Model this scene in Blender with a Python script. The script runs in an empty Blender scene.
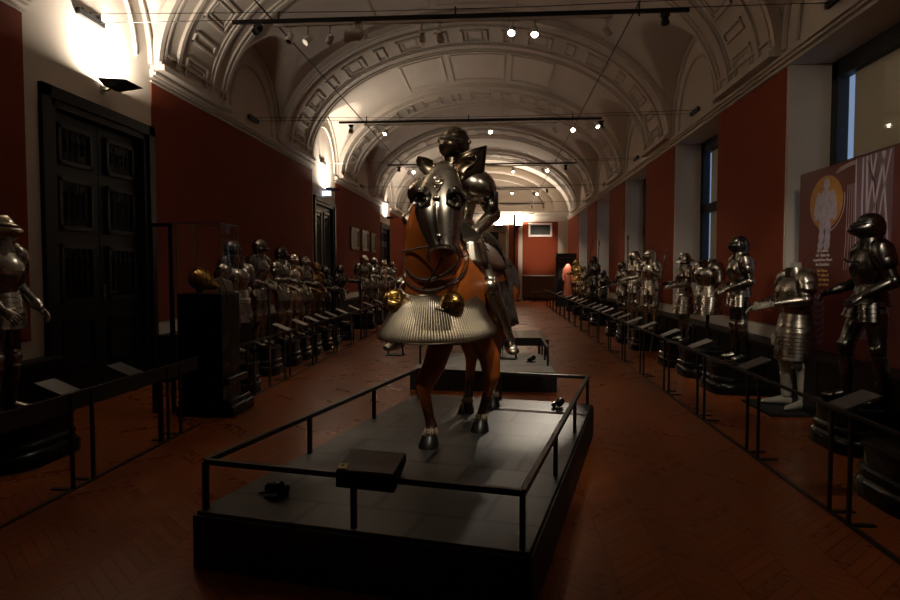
import bpy, bmesh, math, random
from mathutils import Vector, Matrix, Quaternion
from mathutils.bvhtree import BVHTree
random.seed(7)
R = math.radians
PI = math.pi
V = Vector
S = bpy.context.scene
C = bpy.context.scene.collection

# ------------------------------------------------------------------ camera, world, exposure
cam_data = bpy.data.cameras.new('camera')
cam = bpy.data.objects.new('camera', cam_data)
C.objects.link(cam)
cam.location = (0, 0, 1.6)
cam.rotation_euler = (R(90 - 2.62), 0, R(4.1))
cam_data.sensor_width = 36
cam_data.lens = 26.2
cam_data.clip_end = 200
S.camera = cam
S.view_settings.view_transform = 'Standard'
S.view_settings.look = 'None'
S.view_settings.gamma = 1
S.view_settings.exposure = 0.5

world = bpy.data.worlds.new('world')
S.world = world
world.use_nodes = True
bg = world.node_tree.nodes['Background']
bg.inputs[0].default_value = (0.25, 0.36, 0.56, 1)
bg.inputs[1].default_value = 0.55

WARM = (1.0, 0.87, 0.71)
LAMP = (1.0, 0.87, 0.70)
def aim(o, target):
    d = V(target) - o.location
    o.rotation_euler = d.to_track_quat('-Z', 'Y').to_euler()
def spot(loc, target, power, angle=40, col=LAMP, size=.04, blend=.85):
    l = bpy.data.lights.new('spot_lamp', 'SPOT')
    l.energy = power; l.spot_size = R(angle); l.spot_blend = blend; l.color = col; l.shadow_soft_size = size
    o = bpy.data.objects.new('spot_lamp', l); C.objects.link(o); o.location = loc; aim(o, target)
    return o
def area(loc, target, power, sx, sy, col=WARM, spread=180):
    l = bpy.data.lights.new('uplight_lamp', 'AREA')
    l.shape = 'RECTANGLE'; l.size = sx; l.size_y = sy; l.energy = power; l.color = col; l.spread = R(spread)
    o = bpy.data.objects.new('uplight_lamp', l); C.objects.link(o); o.location = loc; aim(o, target)
    return o
# wall sconces over the doors (the lamps that light the vault)
for y, pw in ((7.85, 85), (18.3, 80), (28.3, 65)):
    area((-4.64, y, 3.93), (-4.80, y, 4.75), pw, .14, .34, WARM)
# sconces high on the column of the end wall
area((0.1, 34.55, 4.0), (0.1, 34.6, 6), 90, .5, .2, WARM)
area((1.1, 34.55, 4.0), (1.1, 34.6, 6), 90, .5, .2, WARM)
# track spots: (from, to, watts, cone)
SPOTS = [
    ((0.16, 7.6, 4.32), (-0.35, 5.2, 1.3), 170, 27),
    ((0.42, 7.6, 4.30), (0.0, 5.3, .8), 70, 26),
    ((-0.87, 7.6, 4.28), (-1.6, 10.6, .0), 16, 50),
    ((-0.66, 7.6, 4.28), (0, 11.5, .4), 16, 50),
    ((1.22, 7.6, 4.28), (3.3, 9.0, 1.2), 45, 42),
    ((-1.94, 7.6, 4.27), (-3.6, 8.4, 1.3), 22, 45),
    ((-2.2, 7.6, 4.27), (-4.0, 5.3, 1.3), 34, 30),
    ((0.2, 2.35, 4.32), (-0.1, 4.55, 1.5), 150, 34),
    ((-0.6, 2.35, 4.32), (-0.25, 5.3, 2.3), 100, 30),
    ((-2.1, 2.35, 4.32), (-.45, 4.8, 1.45), 75, 24),  # lamp added on the unseen near track to brighten the horse's neck
    ((1.2, 2.35, 4.32), (.12, 5.2, 1.6), 75, 24),  # added fill from the right front for the rider's leg
    ((1.9, 2.35, 4.32), (4.0, 8.9, 2.6), 80, 36),  # added lamp that warms the cream window reveal
    ((2.05, 2.35, 4.30), (2.2, 4.9, 0), 26, 75),  # added fill for the dark floor on the right
    ((1.6, 2.35, 4.32), (3.5, 6.8, 1.7), 115, 34),
    ((1.9, 4.9, 4.40), (3.45, 7.9, 1.1), 50, 36),  # unseen lamp off the tracks, lights the pale legged armour
    ((1.45, 12.85, 4.3), (0.18, 6.0, .4), 700, 9.5),
    ((1.9, 12.85, 4.38), (3.2, 11.0, 1.2), 40, 50),
    ((1.1, 12.85, 4.3), (3.2, 14.5, 1.2), 50, 50),
    ((-2.18, 12.85, 4.3), (-3.6, 10.4, 1.2), 24, 55),
    ((-2.87, 12.85, 4.35), (-3.7, 14.0, 1.2), 24, 55),
    ((-0.14, 12.85, 4.3), (0.3, 9.2, .3), 90, 36),
    ((1.24, 18.1, 4.32), (3.2, 20.0, 1.2), 60, 55),
    ((0.43, 18.1, 4.32), (0.3, 15.5, 0), 30, 60),
    ((-2.43, 18.1, 4.3), (-3.7, 18.5, 1.2), 50, 60),
    ((1.29, 23.4, 4.3), (3.2, 26.0, 1.2), 90, 60),
    ((0.52, 23.4, 4.35), (0.5, 20.5, 0), 70, 60),
    ((-2.0, 23.4, 4.35), (-3.7, 22.0, 1.2), 40, 60),
    ((1.5, 28.9, 4.35), (2.15, 35, 2.6), 900, 26),
    ((2.0, 28.9, 4.35), (3.2, 31, 1.2), 80, 60),
]
LIT = []
for a, b, w, ang in SPOTS:
    if w > 0:
        LIT.append((V(a), V(b)))

# ------------------------------------------------------------------ helpers
def mat(name, col, rough=.5, metal=0.0, var=.0, scale=8, bump=0, emit=None, estr=0, col2=None, coat=0, rvar=0, spec=.5):
    m = bpy.data.materials.new(name); m.use_nodes = True
    nt = m.node_tree; b = nt.nodes['Principled BSDF']
    b.inputs['Base Color'].default_value = (*col, 1)
    b.inputs['Roughness'].default_value = rough
    b.inputs['Metallic'].default_value = metal
    b.inputs['Coat Weight'].default_value = coat
    b.inputs['Specular IOR Level'].default_value = spec
    if emit:
        b.inputs['Emission Color'].default_value = (*emit, 1); b.inputs['Emission Strength'].default_value = estr
    tc = nt.nodes.new('ShaderNodeTexCoord')
    nz = nt.nodes.new('ShaderNodeTexNoise'); nz.inputs['Scale'].default_value = scale; nz.inputs['Detail'].default_value = 5
    nt.links.new(tc.outputs['Object'], nz.inputs['Vector'])
    if var > 0 or col2:
        rp = nt.nodes.new('ShaderNodeMix'); rp.data_type = 'RGBA'
        c2 = col2 or tuple(min(1, c * (1 + var)) for c in col)
        c1 = col if col2 else tuple(c * (1 - var) for c in col)
        rp.inputs['A'].default_value = (*c1, 1); rp.inputs['B'].default_value = (*c2, 1)
        nt.links.new(nz.outputs['Fac'], rp.inputs['Factor']); nt.links.new(rp.outputs['Result'], b.inputs['Base Color'])
    if rvar:
        mr = nt.nodes.new('ShaderNodeMapRange'); mr.inputs['From Min'].default_value = .3; mr.inputs['From Max'].default_value = .7
        mr.inputs['To Min'].default_value = max(.02, rough - rvar); mr.inputs['To Max'].default_value = rough + rvar
        nt.links.new(nz.outputs['Fac'], mr.inputs['Value']); nt.links.new(mr.outputs['Result'], b.inputs['Roughness'])
    if bump:
        bp = nt.nodes.new('ShaderNodeBump'); bp.inputs['Strength'].default_value = bump; bp.inputs['Distance'].default_value = .01
        nt.links.new(nz.outputs['Fac'], bp.inputs['Height']); nt.links.new(bp.outputs['Normal'], b.inputs['Normal'])
    return m

M = {}
M['plaster'] = mat('cream_plaster', (.56, .49, .41), .85, var=.07, scale=2.5, bump=.15)
M['vault'] = mat('vault_plaster', (.58, .51, .44), .85, var=.06, scale=1.5, bump=.12)
M['stucco'] = mat('stucco', (.56, .49, .42), .8, var=.08, scale=4, bump=.12)
M['red'] = mat('red_fabric', (.20, .038, .014), .9, var=.08, scale=14, bump=.1, spec=.2)
M['wainscot'] = mat('black_wainscot', (.007, .006, .0055), .45, var=.2, scale=5, spec=.22)
M['door'] = mat('black_door_wood', (.006, .0062, .0065), .42, var=.25, scale=6, spec=.25)
M['iron'] = mat('black_iron', (.02, .019, .018), .38, 0.4, var=.2)
M['black'] = mat('black_lacquer', (.006, .0055, .005), .26, var=.2, scale=4, rvar=.05, spec=.25)
M['blackmatt'] = mat('black_matt', (.011, .011, .011), .6, var=.2, scale=9)
M['white'] = mat('white_enamel', (.84, .80, .74), .4, var=.03)
M['grey'] = mat('grey_label', (.36, .35, .33), .45, var=.05, scale=20)  # label plates that catch the light, brightness set in the colour
M['dgrey'] = mat('dark_grey_label', (.022, .022, .021), .45, var=.06, scale=20)  # same plates out of the light, shade set in the colour
M['steel'] = mat('polished_steel', (.34, .31, .265), .27, 1, var=.10, scale=6, rvar=.04, bump=.04)
M['bright'] = mat('bright_steel', (.60, .54, .44), .25, 1, var=.10, scale=6, rvar=.04, bump=.03)
M['dark'] = mat('blackened_steel', (.13, .12, .11), .27, 1, var=.10, scale=6, rvar=.04, bump=.04)
M['brownsteel'] = mat('russet_steel', (.24, .19, .13), .3, 1, var=.25, scale=8, rvar=.08)
M['gilt'] = mat('gilded_metal', (.50, .32, .10), .3, 1, var=.2, scale=30, rvar=.1, bump=.15)
M['giltdark'] = mat('dark_gilt', (.26, .16, .06), .33, 1, var=.3, scale=30, rvar=.1, bump=.15)
M['cloth'] = mat('dark_arming_cloth', (.022, .018, .015), .9, var=.2, scale=30, bump=.3)
M['leather'] = mat('brown_leather', (.06, .022, .010), .5, var=.2, scale=20, bump=.2)
M['redcloth'] = mat('red_velvet', (.30, .016, .014), .85, var=.2, scale=30)
M['pale'] = mat('pale_mannequin', (.34, .32, .26), .75, var=.08, scale=12, bump=.15)
M['wood'] = mat('oak', (.10, .045, .02), .4, var=.35, scale=4)
M['goldframe'] = mat('gilt_frame', (.16, .10, .04), .45, .6, var=.3, scale=30, bump=.3)
M['canvas'] = mat('old_canvas', (.10, .065, .035), .5, scale=9, col2=(.03, .022, .016))
M['hair'] = mat('dark_horsehair', (.03, .013, .006), .5, var=.3, scale=40)
M['palehair'] = mat('pale_fetlock_hair', (.42, .30, .19), .7, var=.2, scale=40)
M['hoof'] = mat('black_hoof', (.012, .010, .009), .35)
M['stone'] = mat('brown_stone', (.20, .14, .09), .7, var=.3, scale=3)
M['glow'] = mat('lamp_glow', (1, .9, .7), .5, emit=(1, .86, .64), estr=22)
M['glowdim'] = mat('lamp_glow_soft', (1, .9, .7), .5, emit=(1, .86, .64), estr=.5)
M['sign'] = mat('sign_face', (.7, .85, 1), .5, emit=(.62, .80, 1), estr=1.6)
M['pink'] = mat('salmon_cloth', (.62, .17, .10), .7, var=.25, scale=20)
M['sticker'] = mat('yellow_sticker', (.85, .76, .35), .6)
M['midgrey'] = mat('mid_grey_label', (.10, .10, .098), .45, var=.06, scale=20)  # same plates in weaker light, dimmed by colour
M['blind'] = bpy.data.materials.new('grey_blind'); M['blind'].use_nodes = True
_n = M['blind'].node_tree; _d = _n.nodes.new('ShaderNodeBsdfDiffuse'); _t = _n.nodes.new('ShaderNodeBsdfTranslucent'); _m = _n.nodes.new('ShaderNodeMixShader')
_d.inputs[0].default_value = (.34, .31, .26, 1); _t.inputs[0].default_value = (.95, .66, .38, 1); _m.inputs[0].default_value = .45; _n.links.new(_d.outputs[0], _m.inputs[1]); _n.links.new(_t.outputs[0], _m.inputs[2]); _n.links.new(_m.outputs[0], _n.nodes['Material Output'].inputs[0])
M['opal'] = mat('daylit_haze', (.3, .4, .5), .5, emit=(.36, .50, .80), estr=.62)
M['bannerred'] = mat('banner_red', (.105, .012, .007), .55, var=.12, scale=2)
M['bannerviolet'] = mat('banner_violet', (.16, .09, .12), .55, var=.25, scale=5)
M['bannerline'] = mat('banner_line', (.55, .46, .52), .6)
M['ochre'] = mat('banner_ochre', (.60, .30, .04), .55, scale=7, col2=(.30, .11, .02))
M['lilac'] = mat('banner_lilac', (.62, .56, .66), .6, scale=14, col2=(.22, .17, .24))
M['textwhite'] = mat('text_white', (.95, .90, .88), .6)
M['textgold'] = mat('text_gold', (.95, .55, .20), .6)
M['vent'] = mat('vent_grille', (.04, .04, .035), .6)

def node_floor():
    m = bpy.data.materials.new('parquet'); m.use_nodes = True
    nt = m.node_tree; N = nt.nodes; L = nt.links; b = N['Principled BSDF']
    tc = N.new('ShaderNodeTexCoord'); sp = N.new('ShaderNodeSeparateXYZ'); L.new(tc.outputs['Object'], sp.inputs[0])
    def math_(op, a, b_=None, c=None):
        n = N.new('ShaderNodeMath'); n.operation = op
        for i, v in enumerate((a, b_, c)):
            if v is None: continue
            if isinstance(v, (int, float)): n.inputs[i].default_value = v
            else: L.new(v, n.inputs[i])
        return n.outputs[0]
    W = .62
    x = math_('DIVIDE', sp.outputs[0], W)
    fx = math_('FRACT', x); ix = math_('FLOOR', x)
    tri = math_('ABSOLUTE', math_('SUBTRACT', fx, .5))            # 0..0.5
    col = math_('FLOOR', math_('MULTIPLY', x, 2))
    v = math_('ADD', sp.outputs[1], math_('MULTIPLY', tri, W * 1.0))
    k = math_('DIVIDE', v, .105)
    row = math_('FLOOR', k); fr = math_('FRACT', k)
    cb = N.new('ShaderNodeCombineXYZ'); L.new(col, cb.inputs[0]); L.new(row, cb.inputs[1])
    wn = N.new('ShaderNodeTexWhiteNoise'); wn.noise_dimensions = '3D'; L.new(cb.outputs[0], wn.inputs['Vector'])
    # grain stretched along y
    mp = N.new('ShaderNodeMapping'); mp.inputs['Scale'].default_value = (14, 14, 14); L.new(tc.outputs['Object'], mp.inputs[0])
    nz = N.new('ShaderNodeTexNoise'); nz.inputs['Scale'].default_value = 1; nz.inputs['Detail'].default_value = 6; L.new(mp.outputs[0], nz.inputs[0])
    big = N.new('ShaderNodeTexNoise'); big.inputs['Scale'].default_value = .8; L.new(tc.outputs['Object'], big.inputs[0])
    mix = N.new('ShaderNodeMix'); mix.data_type = 'RGBA'
    mix.inputs['A'].default_value = (.19, .047, .011, 1); mix.inputs['B'].default_value = (.33, .090, .020, 1)
    f = math_('ADD', math_('MULTIPLY', wn.outputs['Value'], .45), math_('ADD', math_('MULTIPLY', nz.outputs['Fac'], .35), math_('MULTIPLY', big.outputs['Fac'], .3)))
    L.new(f, mix.inputs['Factor'])
    gap = math_('MINIMUM', math_('MULTIPLY', fr, 10), math_('MULTIPLY', math_('SUBTRACT', 1, fr), 10))
    g2 = math_('MINIMUM', math_('MULTIPLY', tri, 90), math_('MULTIPLY', math_('SUBTRACT', .5, tri), 90))
    gg = math_('MINIMUM', math_('MINIMUM', gap, g2), 1)
    mul = N.new('ShaderNodeMix'); mul.data_type = 'RGBA'; mul.inputs['A'].default_value = (.11, .028, .0075, 1)
    L.new(gg, mul.inputs['Factor']); L.new(mix.outputs['Result'], mul.inputs['B']); L.new(mul.outputs['Result'], b.inputs['Base Color'])
    r = math_('ADD', .23, math_('MULTIPLY', wn.outputs['Value'], .10)); L.new(math_('ADD', r, math_('MULTIPLY', nz.outputs['Fac'], .08)), b.inputs['Roughness'])
    bp = N.new('ShaderNodeBump'); bp.inputs['Strength'].default_value = .07; bp.inputs['Distance'].default_value = .003
    L.new(math_('ADD', gg, math_('MULTIPLY', wn.outputs['Value'], .8)), bp.inputs['Height']); L.new(bp.outputs['Normal'], b.inputs['Normal'])
    b.inputs['Specular IOR Level'].default_value = .16
    return m
M['floor'] = node_floor()

def node_deck():
    m = bpy.data.materials.new('slate_deck'); m.use_nodes = True
    nt = m.node_tree; N = nt.nodes; L = nt.links; b = N['Principled BSDF']
    tc = N.new('ShaderNodeTexCoord')
    br = N.new('ShaderNodeTexBrick'); br.inputs['Scale'].default_value = 1; br.inputs['Brick Width'].default_value = .62; br.inputs['Row Height'].default_value = .44
    br.inputs['Mortar Size'].default_value = .018; br.inputs['Color1'].default_value = (.040, .039, .034, 1); br.inputs['Color2'].default_value = (.068, .065, .057, 1)
    br.inputs['Mortar'].default_value = (.003, .003, .003, 1)
    L.new(tc.outputs['Object'], br.inputs[0])
    nz = N.new('ShaderNodeTexNoise'); nz.inputs['Scale'].default_value = 5; nz.inputs['Detail'].default_value = 6; L.new(tc.outputs['Object'], nz.inputs[0])
    mx = N.new('ShaderNodeMix'); mx.data_type = 'RGBA'; mx.blend_type = 'MULTIPLY'; mx.inputs['Factor'].default_value = .5
    L.new(br.outputs[0], mx.inputs['A']); L.new(nz.outputs['Fac'], mx.inputs['B']); L.new(mx.outputs['Result'], b.inputs['Base Color'])
    mr = N.new('ShaderNodeMapRange'); mr.inputs['To Min'].default_value = .34; mr.inputs['To Max'].default_value = .48; b.inputs['Specular IOR Level'].default_value = .28; L.new(nz.outputs['Fac'], mr.inputs[0]); L.new(mr.outputs[0], b.inputs['Roughness'])
    return m
M['deck'] = node_deck()

def node_horse():
    m = bpy.data.materials.new('painted_horse'); m.use_nodes = True
    nt = m.node_tree; N = nt.nodes; L = nt.links; b = N['Principled BSDF']
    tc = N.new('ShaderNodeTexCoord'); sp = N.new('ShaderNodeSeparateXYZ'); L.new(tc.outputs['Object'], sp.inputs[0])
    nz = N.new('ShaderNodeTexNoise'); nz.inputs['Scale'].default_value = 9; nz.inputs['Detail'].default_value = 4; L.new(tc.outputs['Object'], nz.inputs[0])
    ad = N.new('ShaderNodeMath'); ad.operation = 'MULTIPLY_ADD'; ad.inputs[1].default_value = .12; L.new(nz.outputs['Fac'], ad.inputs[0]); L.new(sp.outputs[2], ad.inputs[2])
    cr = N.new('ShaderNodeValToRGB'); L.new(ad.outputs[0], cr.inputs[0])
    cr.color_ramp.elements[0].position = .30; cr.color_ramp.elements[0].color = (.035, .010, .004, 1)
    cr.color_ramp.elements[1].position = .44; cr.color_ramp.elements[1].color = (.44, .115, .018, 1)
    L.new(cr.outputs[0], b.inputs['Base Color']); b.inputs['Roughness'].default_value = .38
    return m
M['horse'] = node_horse()

def node_glass(name='clear_glass', tint=(1, 1, 1), refl=.10):
    m = bpy.data.materials.new(name); m.use_nodes = True
    nt = m.node_tree; N = nt.nodes; L = nt.links; N.remove(N['Principled BSDF'])
    o = N['Material Output']; t = N.new('ShaderNodeBsdfTransparent'); t.inputs[0].default_value = (*tint, 1)
    g = N.new('ShaderNodeBsdfGlossy'); g.inputs['Roughness'].default_value = .03
    lw = N.new('ShaderNodeLayerWeight'); lw.inputs[0].default_value = .5
    pw = N.new('ShaderNodeMath'); pw.operation = 'POWER'; pw.inputs[1].default_value = 4.5; L.new(lw.outputs['Facing'], pw.inputs[0])
    ma = N.new('ShaderNodeMath'); ma.operation = 'MULTIPLY_ADD'; ma.inputs[1].default_value = min(.8, refl * 5); ma.inputs[2].default_value = refl * .3; L.new(pw.outputs[0], ma.inputs[0])
    mx = N.new('ShaderNodeMixShader'); L.new(ma.outputs[0], mx.inputs[0]); L.new(t.outputs[0], mx.inputs[1]); L.new(g.outputs[0], mx.inputs[2]); L.new(mx.outputs[0], o.inputs[0])
    return m
M['glass'] = node_glass(); M['thinglass'] = node_glass('table_glass', (1, 1, 1), .015)

def obj(name, bm, m, parent=None, smooth=38, solid=0, bevel=0):
    me = bpy.data.meshes.new(name)
    bmesh.ops.recalc_face_normals(bm, faces=bm.faces)
    bm.to_mesh(me); bm.free()
    me.materials.append(M[m] if isinstance(m, str) else m)
    if smooth:
        for p in me.polygons: p.use_smooth = True
        me.set_sharp_from_angle(angle=R(smooth))
    o = bpy.data.objects.new(name, me); C.objects.link(o)
    if solid:
        md = o.modifiers.new('thickness', 'SOLIDIFY'); md.thickness = solid; md.offset = 1
    if bevel:
        md = o.modifiers.new('bevel', 'BEVEL'); md.width = bevel; md.segments = 2; md.limit_method = 'ANGLE'
    if parent: o.parent = parent
    return o
def thing(name, label, cat, loc=(0, 0, 0), rz=0, group=None):
    o = bpy.data.objects.new(name, None); C.objects.link(o); o.empty_display_size = .1
    o.location = loc; o.rotation_euler = (0, 0, rz)
    o['label'] = label; o['category'] = cat
    if group: o['group'] = group
    return o
def tag(o, label, cat, group=None):
    o['label'] = label; o['category'] = cat
    if group: o['group'] = group
    return o
def struct(name, bm, m, parent=None, **k):
    o = obj(name, bm, m, parent, **k)
    if not parent: o['kind'] = 'structure'
    return o
def copy_tree(o, parent=None):
    c = o.copy(); C.objects.link(c)
    if parent: c.parent = parent
    for ch in list(o.children):
        copy_tree(ch, c)
    return c
def B(): return bmesh.new()
def box(bm, x0, x1, y0, y1, z0, z1, M4=None):
    vs = [V((x, y, z)) for x in (x0, x1) for y in (y0, y1) for z in (z0, z1)]
    if M4 is not None: vs = [M4 @ v for v in vs]
    v = [bm.verts.new(p) for p in vs]
    for f in ((0, 1, 3, 2), (4, 6, 7, 5), (0, 4, 5, 1), (2, 3, 7, 6), (0, 2, 6, 4), (1, 5, 7, 3)):
        bm.faces.new([v[i] for i in f])
    return bm
def bx(*a):
    return box(B(), *a)
def loft(bm, rings, closed=True, cap=True):
    vr = [[bm.verts.new(p) for p in r] for r in rings]
    n = len(vr[0])
    for a, b in zip(vr[:-1], vr[1:]):
        for i in range(n if closed else n - 1):
            j = (i + 1) % n
            bm.faces.new((a[i], a[j], b[j], b[i]))
    if cap and closed:
        for r in (vr[0], vr[-1]):
            try: bm.faces.new(r)
            except ValueError: pass
    return bm
def frame(w, front):
    w = w.normalized()
    s = front.cross(w)
    if s.length < 1e-4: s = V((1, 0, 0)).cross(w)
    s.normalize(); f = w.cross(s).normalized()
    return s, f, w
def tube(bm, pts, r, n=8, cap=True, front=V((0, 1, .01))):
    rings = []
    P = [V(p) for p in pts]
    for i, p in enumerate(P):
        d = (P[min(i + 1, len(P) - 1)] - P[max(i - 1, 0)])
        s, f, w = frame(d, front)
        rr = r[i] if isinstance(r, (list, tuple)) else r
        rings.append([p + (s * math.cos(2 * PI * k / n) + f * math.sin(2 * PI * k / n)) * rr for k in range(n)])
    return loft(bm, rings, True, cap)
def seg(bm, a, b, prof, front=V((0, -1, 0)), n=18, arc=None, cap=True, flute=0, keel=0):
    """profile [(t, rx, ry, shift_front)] swept along a->b; arc=(deg0,deg1) leaves it open (90 = front)"""
    a = V(a); b = V(b); s, f, w = frame(b - a, front); L = b - a
    rings = []
    for pr in prof:
        t, rx, ry = pr[:3]; sh = pr[3] if len(pr) > 3 else 0
        c = a + L * t + f * sh
        r = []
        for k in range(n if arc is None else n + 1):
            th = 2 * PI * k / n if arc is None else R(arc[0] + (arc[1] - arc[0]) * k / n)
            q = 1.0
            if flute: q += flute * (1 if k % 2 else -1)
            kk = 1 + keel * max(0, math.sin(th)) ** 10
            r.append(c + s * rx * q * math.cos(th) + f * ry * q * kk * math.sin(th))
        rings.append(r)
    return loft(bm, rings, arc is None, cap and arc is None)
def lames(t0, t1, a, b, n, lip=.005):
    """overlapping plates between radii a=(rx,ry) and b=(rx,ry)"""
    p = []
    for i in range(n):
        u0 = i / n; u1 = (i + 1) / n
        ra = [a[k] + (b[k] - a[k]) * u0 for k in (0, 1)]; rb = [a[k] + (b[k] - a[k]) * u1 for k in (0, 1)]
        p.append((t0 + (t1 - t0) * u0, ra[0], ra[1])); p.append((t0 + (t1 - t0) * (u1 - .02), rb[0] + lip, rb[1] + lip))
    p.append((t1, b[0], b[1]))
    return p
def sphere(bm, c, rx, ry=None, rz=None, n=16, m=10, rot=None):
    ry = ry or rx; rz = rz or rx; c = V(c)
    rings = []
    for i in range(1, m):
        ph = PI * i / m
        rg = []
        for k in range(n):
            th = 2 * PI * k / n
            p = V((rx * math.sin(ph) * math.cos(th), ry * math.sin(ph) * math.sin(th), rz * math.cos(ph)))
            if rot: p = rot @ p
            rg.append(c + p)
        rings.append(rg)
    return loft(bm, rings)
def revolve(bm, prof, c=(0, 0, 0), n=24, sq=2.0, sx=1, sy=1, rot=0):
    """profile [(r, z)]; sq > 2 squares the plan"""
    rings = []
    for r, z in prof:
        rg = []
        for k in range(n):
            th = 2 * PI * (k + .5) / n
            ct, st = math.cos(th), math.sin(th)
            d = (abs(ct) ** sq + abs(st) ** sq) ** (-1 / sq)
            p = V((r * d * ct * sx, r * d * st * sy, z))
            p.rotate(Quaternion((0, 0, 1), rot))
            rg.append(V(c) + p)
        rings.append(rg)
    return loft(bm, rings)

# ================================================================== THE ROOM
XL, XR, Y0, Y1 = -4.86, 3.75, -3.0, 35.0
ZC = 4.30
CX = (XL + XR) / 2; A = (XR - XL) / 2
BAY = 5.38; WC = [7.48 + BAY * k for k in range(-1, 5)]        # window / lunette centres
RC = [10.17 + BAY * k for k in range(-2, 5)]                    # rib centres
ZS, RISE = 4.42, 2.75

struct('floor', bx(XL - .7, XR + .9, Y0, Y1 + .2, -.1, 0), 'floor', smooth=0)

def zb(x, b=RISE):
    q = max(0, 1 - ((x - CX) / A) ** 2)
    return ZS + b * q ** .5
def vault():
    bm = B(); nt_, dy = 110, .07
    ny = int((Y1 - Y0) / dy)
    grid = []
    for j in range(ny + 1):
        y = Y0 + (Y1 - Y0) * j / ny
        dmin = min(abs(y - c) for c in [w for w in WC] + [WC[0] - BAY])
        row = []
        for i in range(nt_ + 1):
            t = PI * i / nt_
            x = CX - A * math.cos(t); z = ZS + RISE * math.sin(t)
            q = 1 - (dmin / 1.62) ** 2
            if q > 0:
                dd = A - abs(x - CX)
                zl = ZS + 1.62 * math.sqrt(q) + .16 * dd
                z = max(z, zl)
            row.append(bm.verts.new((x, y, z)))
        grid.append(row)
    for a, b in zip(grid[:-1], grid[1:]):
        for i in range(nt_):
            bm.faces.new((a[i], a[i + 1], b[i + 1], b[i]))
    # lunette walls and the wall strip up to the springing
    for side in (0, nt_):
        pb = None
        for row in grid:
            p = row[side].co
            q = bm.verts.new((p.x, p.y, ZC))
            if pb: bm.faces.new((pb[0], pb[1], q, row[side])) if True else None
            pb = (row[side], q)
    return bm
struct('ceiling', vault(), 'vault', smooth=32)
# closed shell behind the vault keeps outside light out
struct('ceiling_shell', bx(XL - .9, XR + 1.0, Y0, Y1 + .2, 7.6, 7.7), 'plaster', smooth=0)

def rib(yc, n):
    bm = B()
    def pt(t, y, h):
        # h = how far it stands out (inwards) from the vault
        x = CX - (A - h) * math.cos(t); z = ZS + (RISE - h) * math.sin(t)
        return V((x, y, z))
    def bar(t0, t1, y0, y1, h0, h1, k=1):
        r = []
        for i in range(k + 1):
            t = t0 + (t1 - t0) * i / k
            r.append([pt(t, y0, h0), pt(t, y1, h0), pt(t, y1, h1), pt(t, y0, h1)])
        loft(bm, r)
    bar(0, PI, yc - 1.12, yc + 1.12, -.05, .09, 72)
    for s in (-1, 1):
        bar(0, PI, yc + s * 1.12 - .05, yc + s * 1.12 + .05, .0, .13, 72)
        bar(0, PI, yc + s * .98 - .025, yc + s * .98 + .025, .08, .12, 72)
        bar(0, PI, yc + s * .60 - .04, yc + s * .60 + .04, .08, .135, 72)
        bar(0, PI, yc + s * .50 - .015, yc + s * .50 + .015, .08, .115, 72)
    K = 17
    for i in range(K):
        tc_ = PI * (i + .5) / K; w = PI / K * (.40 if i % 2 == 0 else .17)
        a, b = tc_ - w, tc_ + w; yy = .36
        for (p, q, u, v, k) in ((a, b, -yy, -yy + .04, 4), (a, b, yy - .04, yy, 4), (a, a + .012, -yy, yy, 1), (b - .012, b, -yy, yy, 1)):
            bar(p, q, yc + u, yc + v, .08, .12, k)
        if i % 2 == 0:
            for (p, q, u, v, k) in ((a + .03, b - .03, -yy + .09, -yy + .12, 4), (a + .03, b - .03, yy - .12, yy - .09, 4), (a + .03, a + .036, -yy + .09, yy - .09, 1), (b - .036, b - .03, -yy + .09, yy - .09, 1)):
                bar(p, q, yc + u, yc + v, .08, .11, k)
    # impost mouldings at the feet
    for sx, xx in ((1, XL), (-1, XR)):
        for z0, z1, d in ((4.40, 4.48, .20), (4.48, 4.52, .16), (4.66, 4.70, .14)):
            a, b = sorted((xx - sx * .02, xx + sx * d))
            box(bm, a, b, yc - 1.16, yc + 1.16, z0, z1)
    struct('trim_%d' % n, bm, 'stucco', smooth=32)
n = 1
for yc in RC:
    rib(yc, n); n += 1
# panel frames between the ribs and mouldings round the lunettes
for yc in WC:
    bm = B()
    for t0, t1 in ((62, 78), (80, 100), (102, 118)):
        for (a, b, y0, y1) in ((t0, t1, -1.1, -1.06), (t0, t1, 1.06, 1.1), (t0, t0 + .6, -1.1, 1.1), (t1 - .6, t1, -1.1, 1.1)):
            r = []
            for i in range(5):
                t = R(a + (b - a) * i / 4)
                r.append([V((CX - (A - h) * math.cos(t), yc + y, ZS + (RISE - h) * math.sin(t))) for y, h in ((y0, -.02), (y1, -.02), (y1, .018), (y0, .018))])
            loft(bm, r)
    for xx, sx in ((XL, 1), (XR, -1)):
        for rad, th in ((1.50, .045), (1.12, .03)):
            pts = [(xx + sx * .015, yc + rad * math.cos(a), ZS + .05 + rad * math.sin(a)) for a in [PI * i / 28 for i in range(29)]]
            tube(bm, pts, th, 6, front=V((1, 0, 0)))
    struct('trim_%d' % n, bm, 'stucco', smooth=32); n += 1

# cornice
def cornice(x, s):
    bm = B()
    for z0, z1, d in ((4.30, 4.335, .05), (4.335, 4.37, .09), (4.37, 4.41, .06), (4.235, 4.255, .03)):
        a, b = sorted((x - s * .02, x + s * d))
        runs = [(Y0, Y1)] if s < 0 else [(Y0, 6.52), (8.98, 17.04), (19.48, 27.12), (29.58, Y1)]
        for y0, y1 in runs: box(bm, a, b, y0, y1, z0, z1)
    return bm
struct('trim_%d' % n, cornice(XL, 1), 'stucco', smooth=0); n += 1
struct('trim_%d' % n, cornice(XR, -1), 'stucco', smooth=0); n += 1

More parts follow.
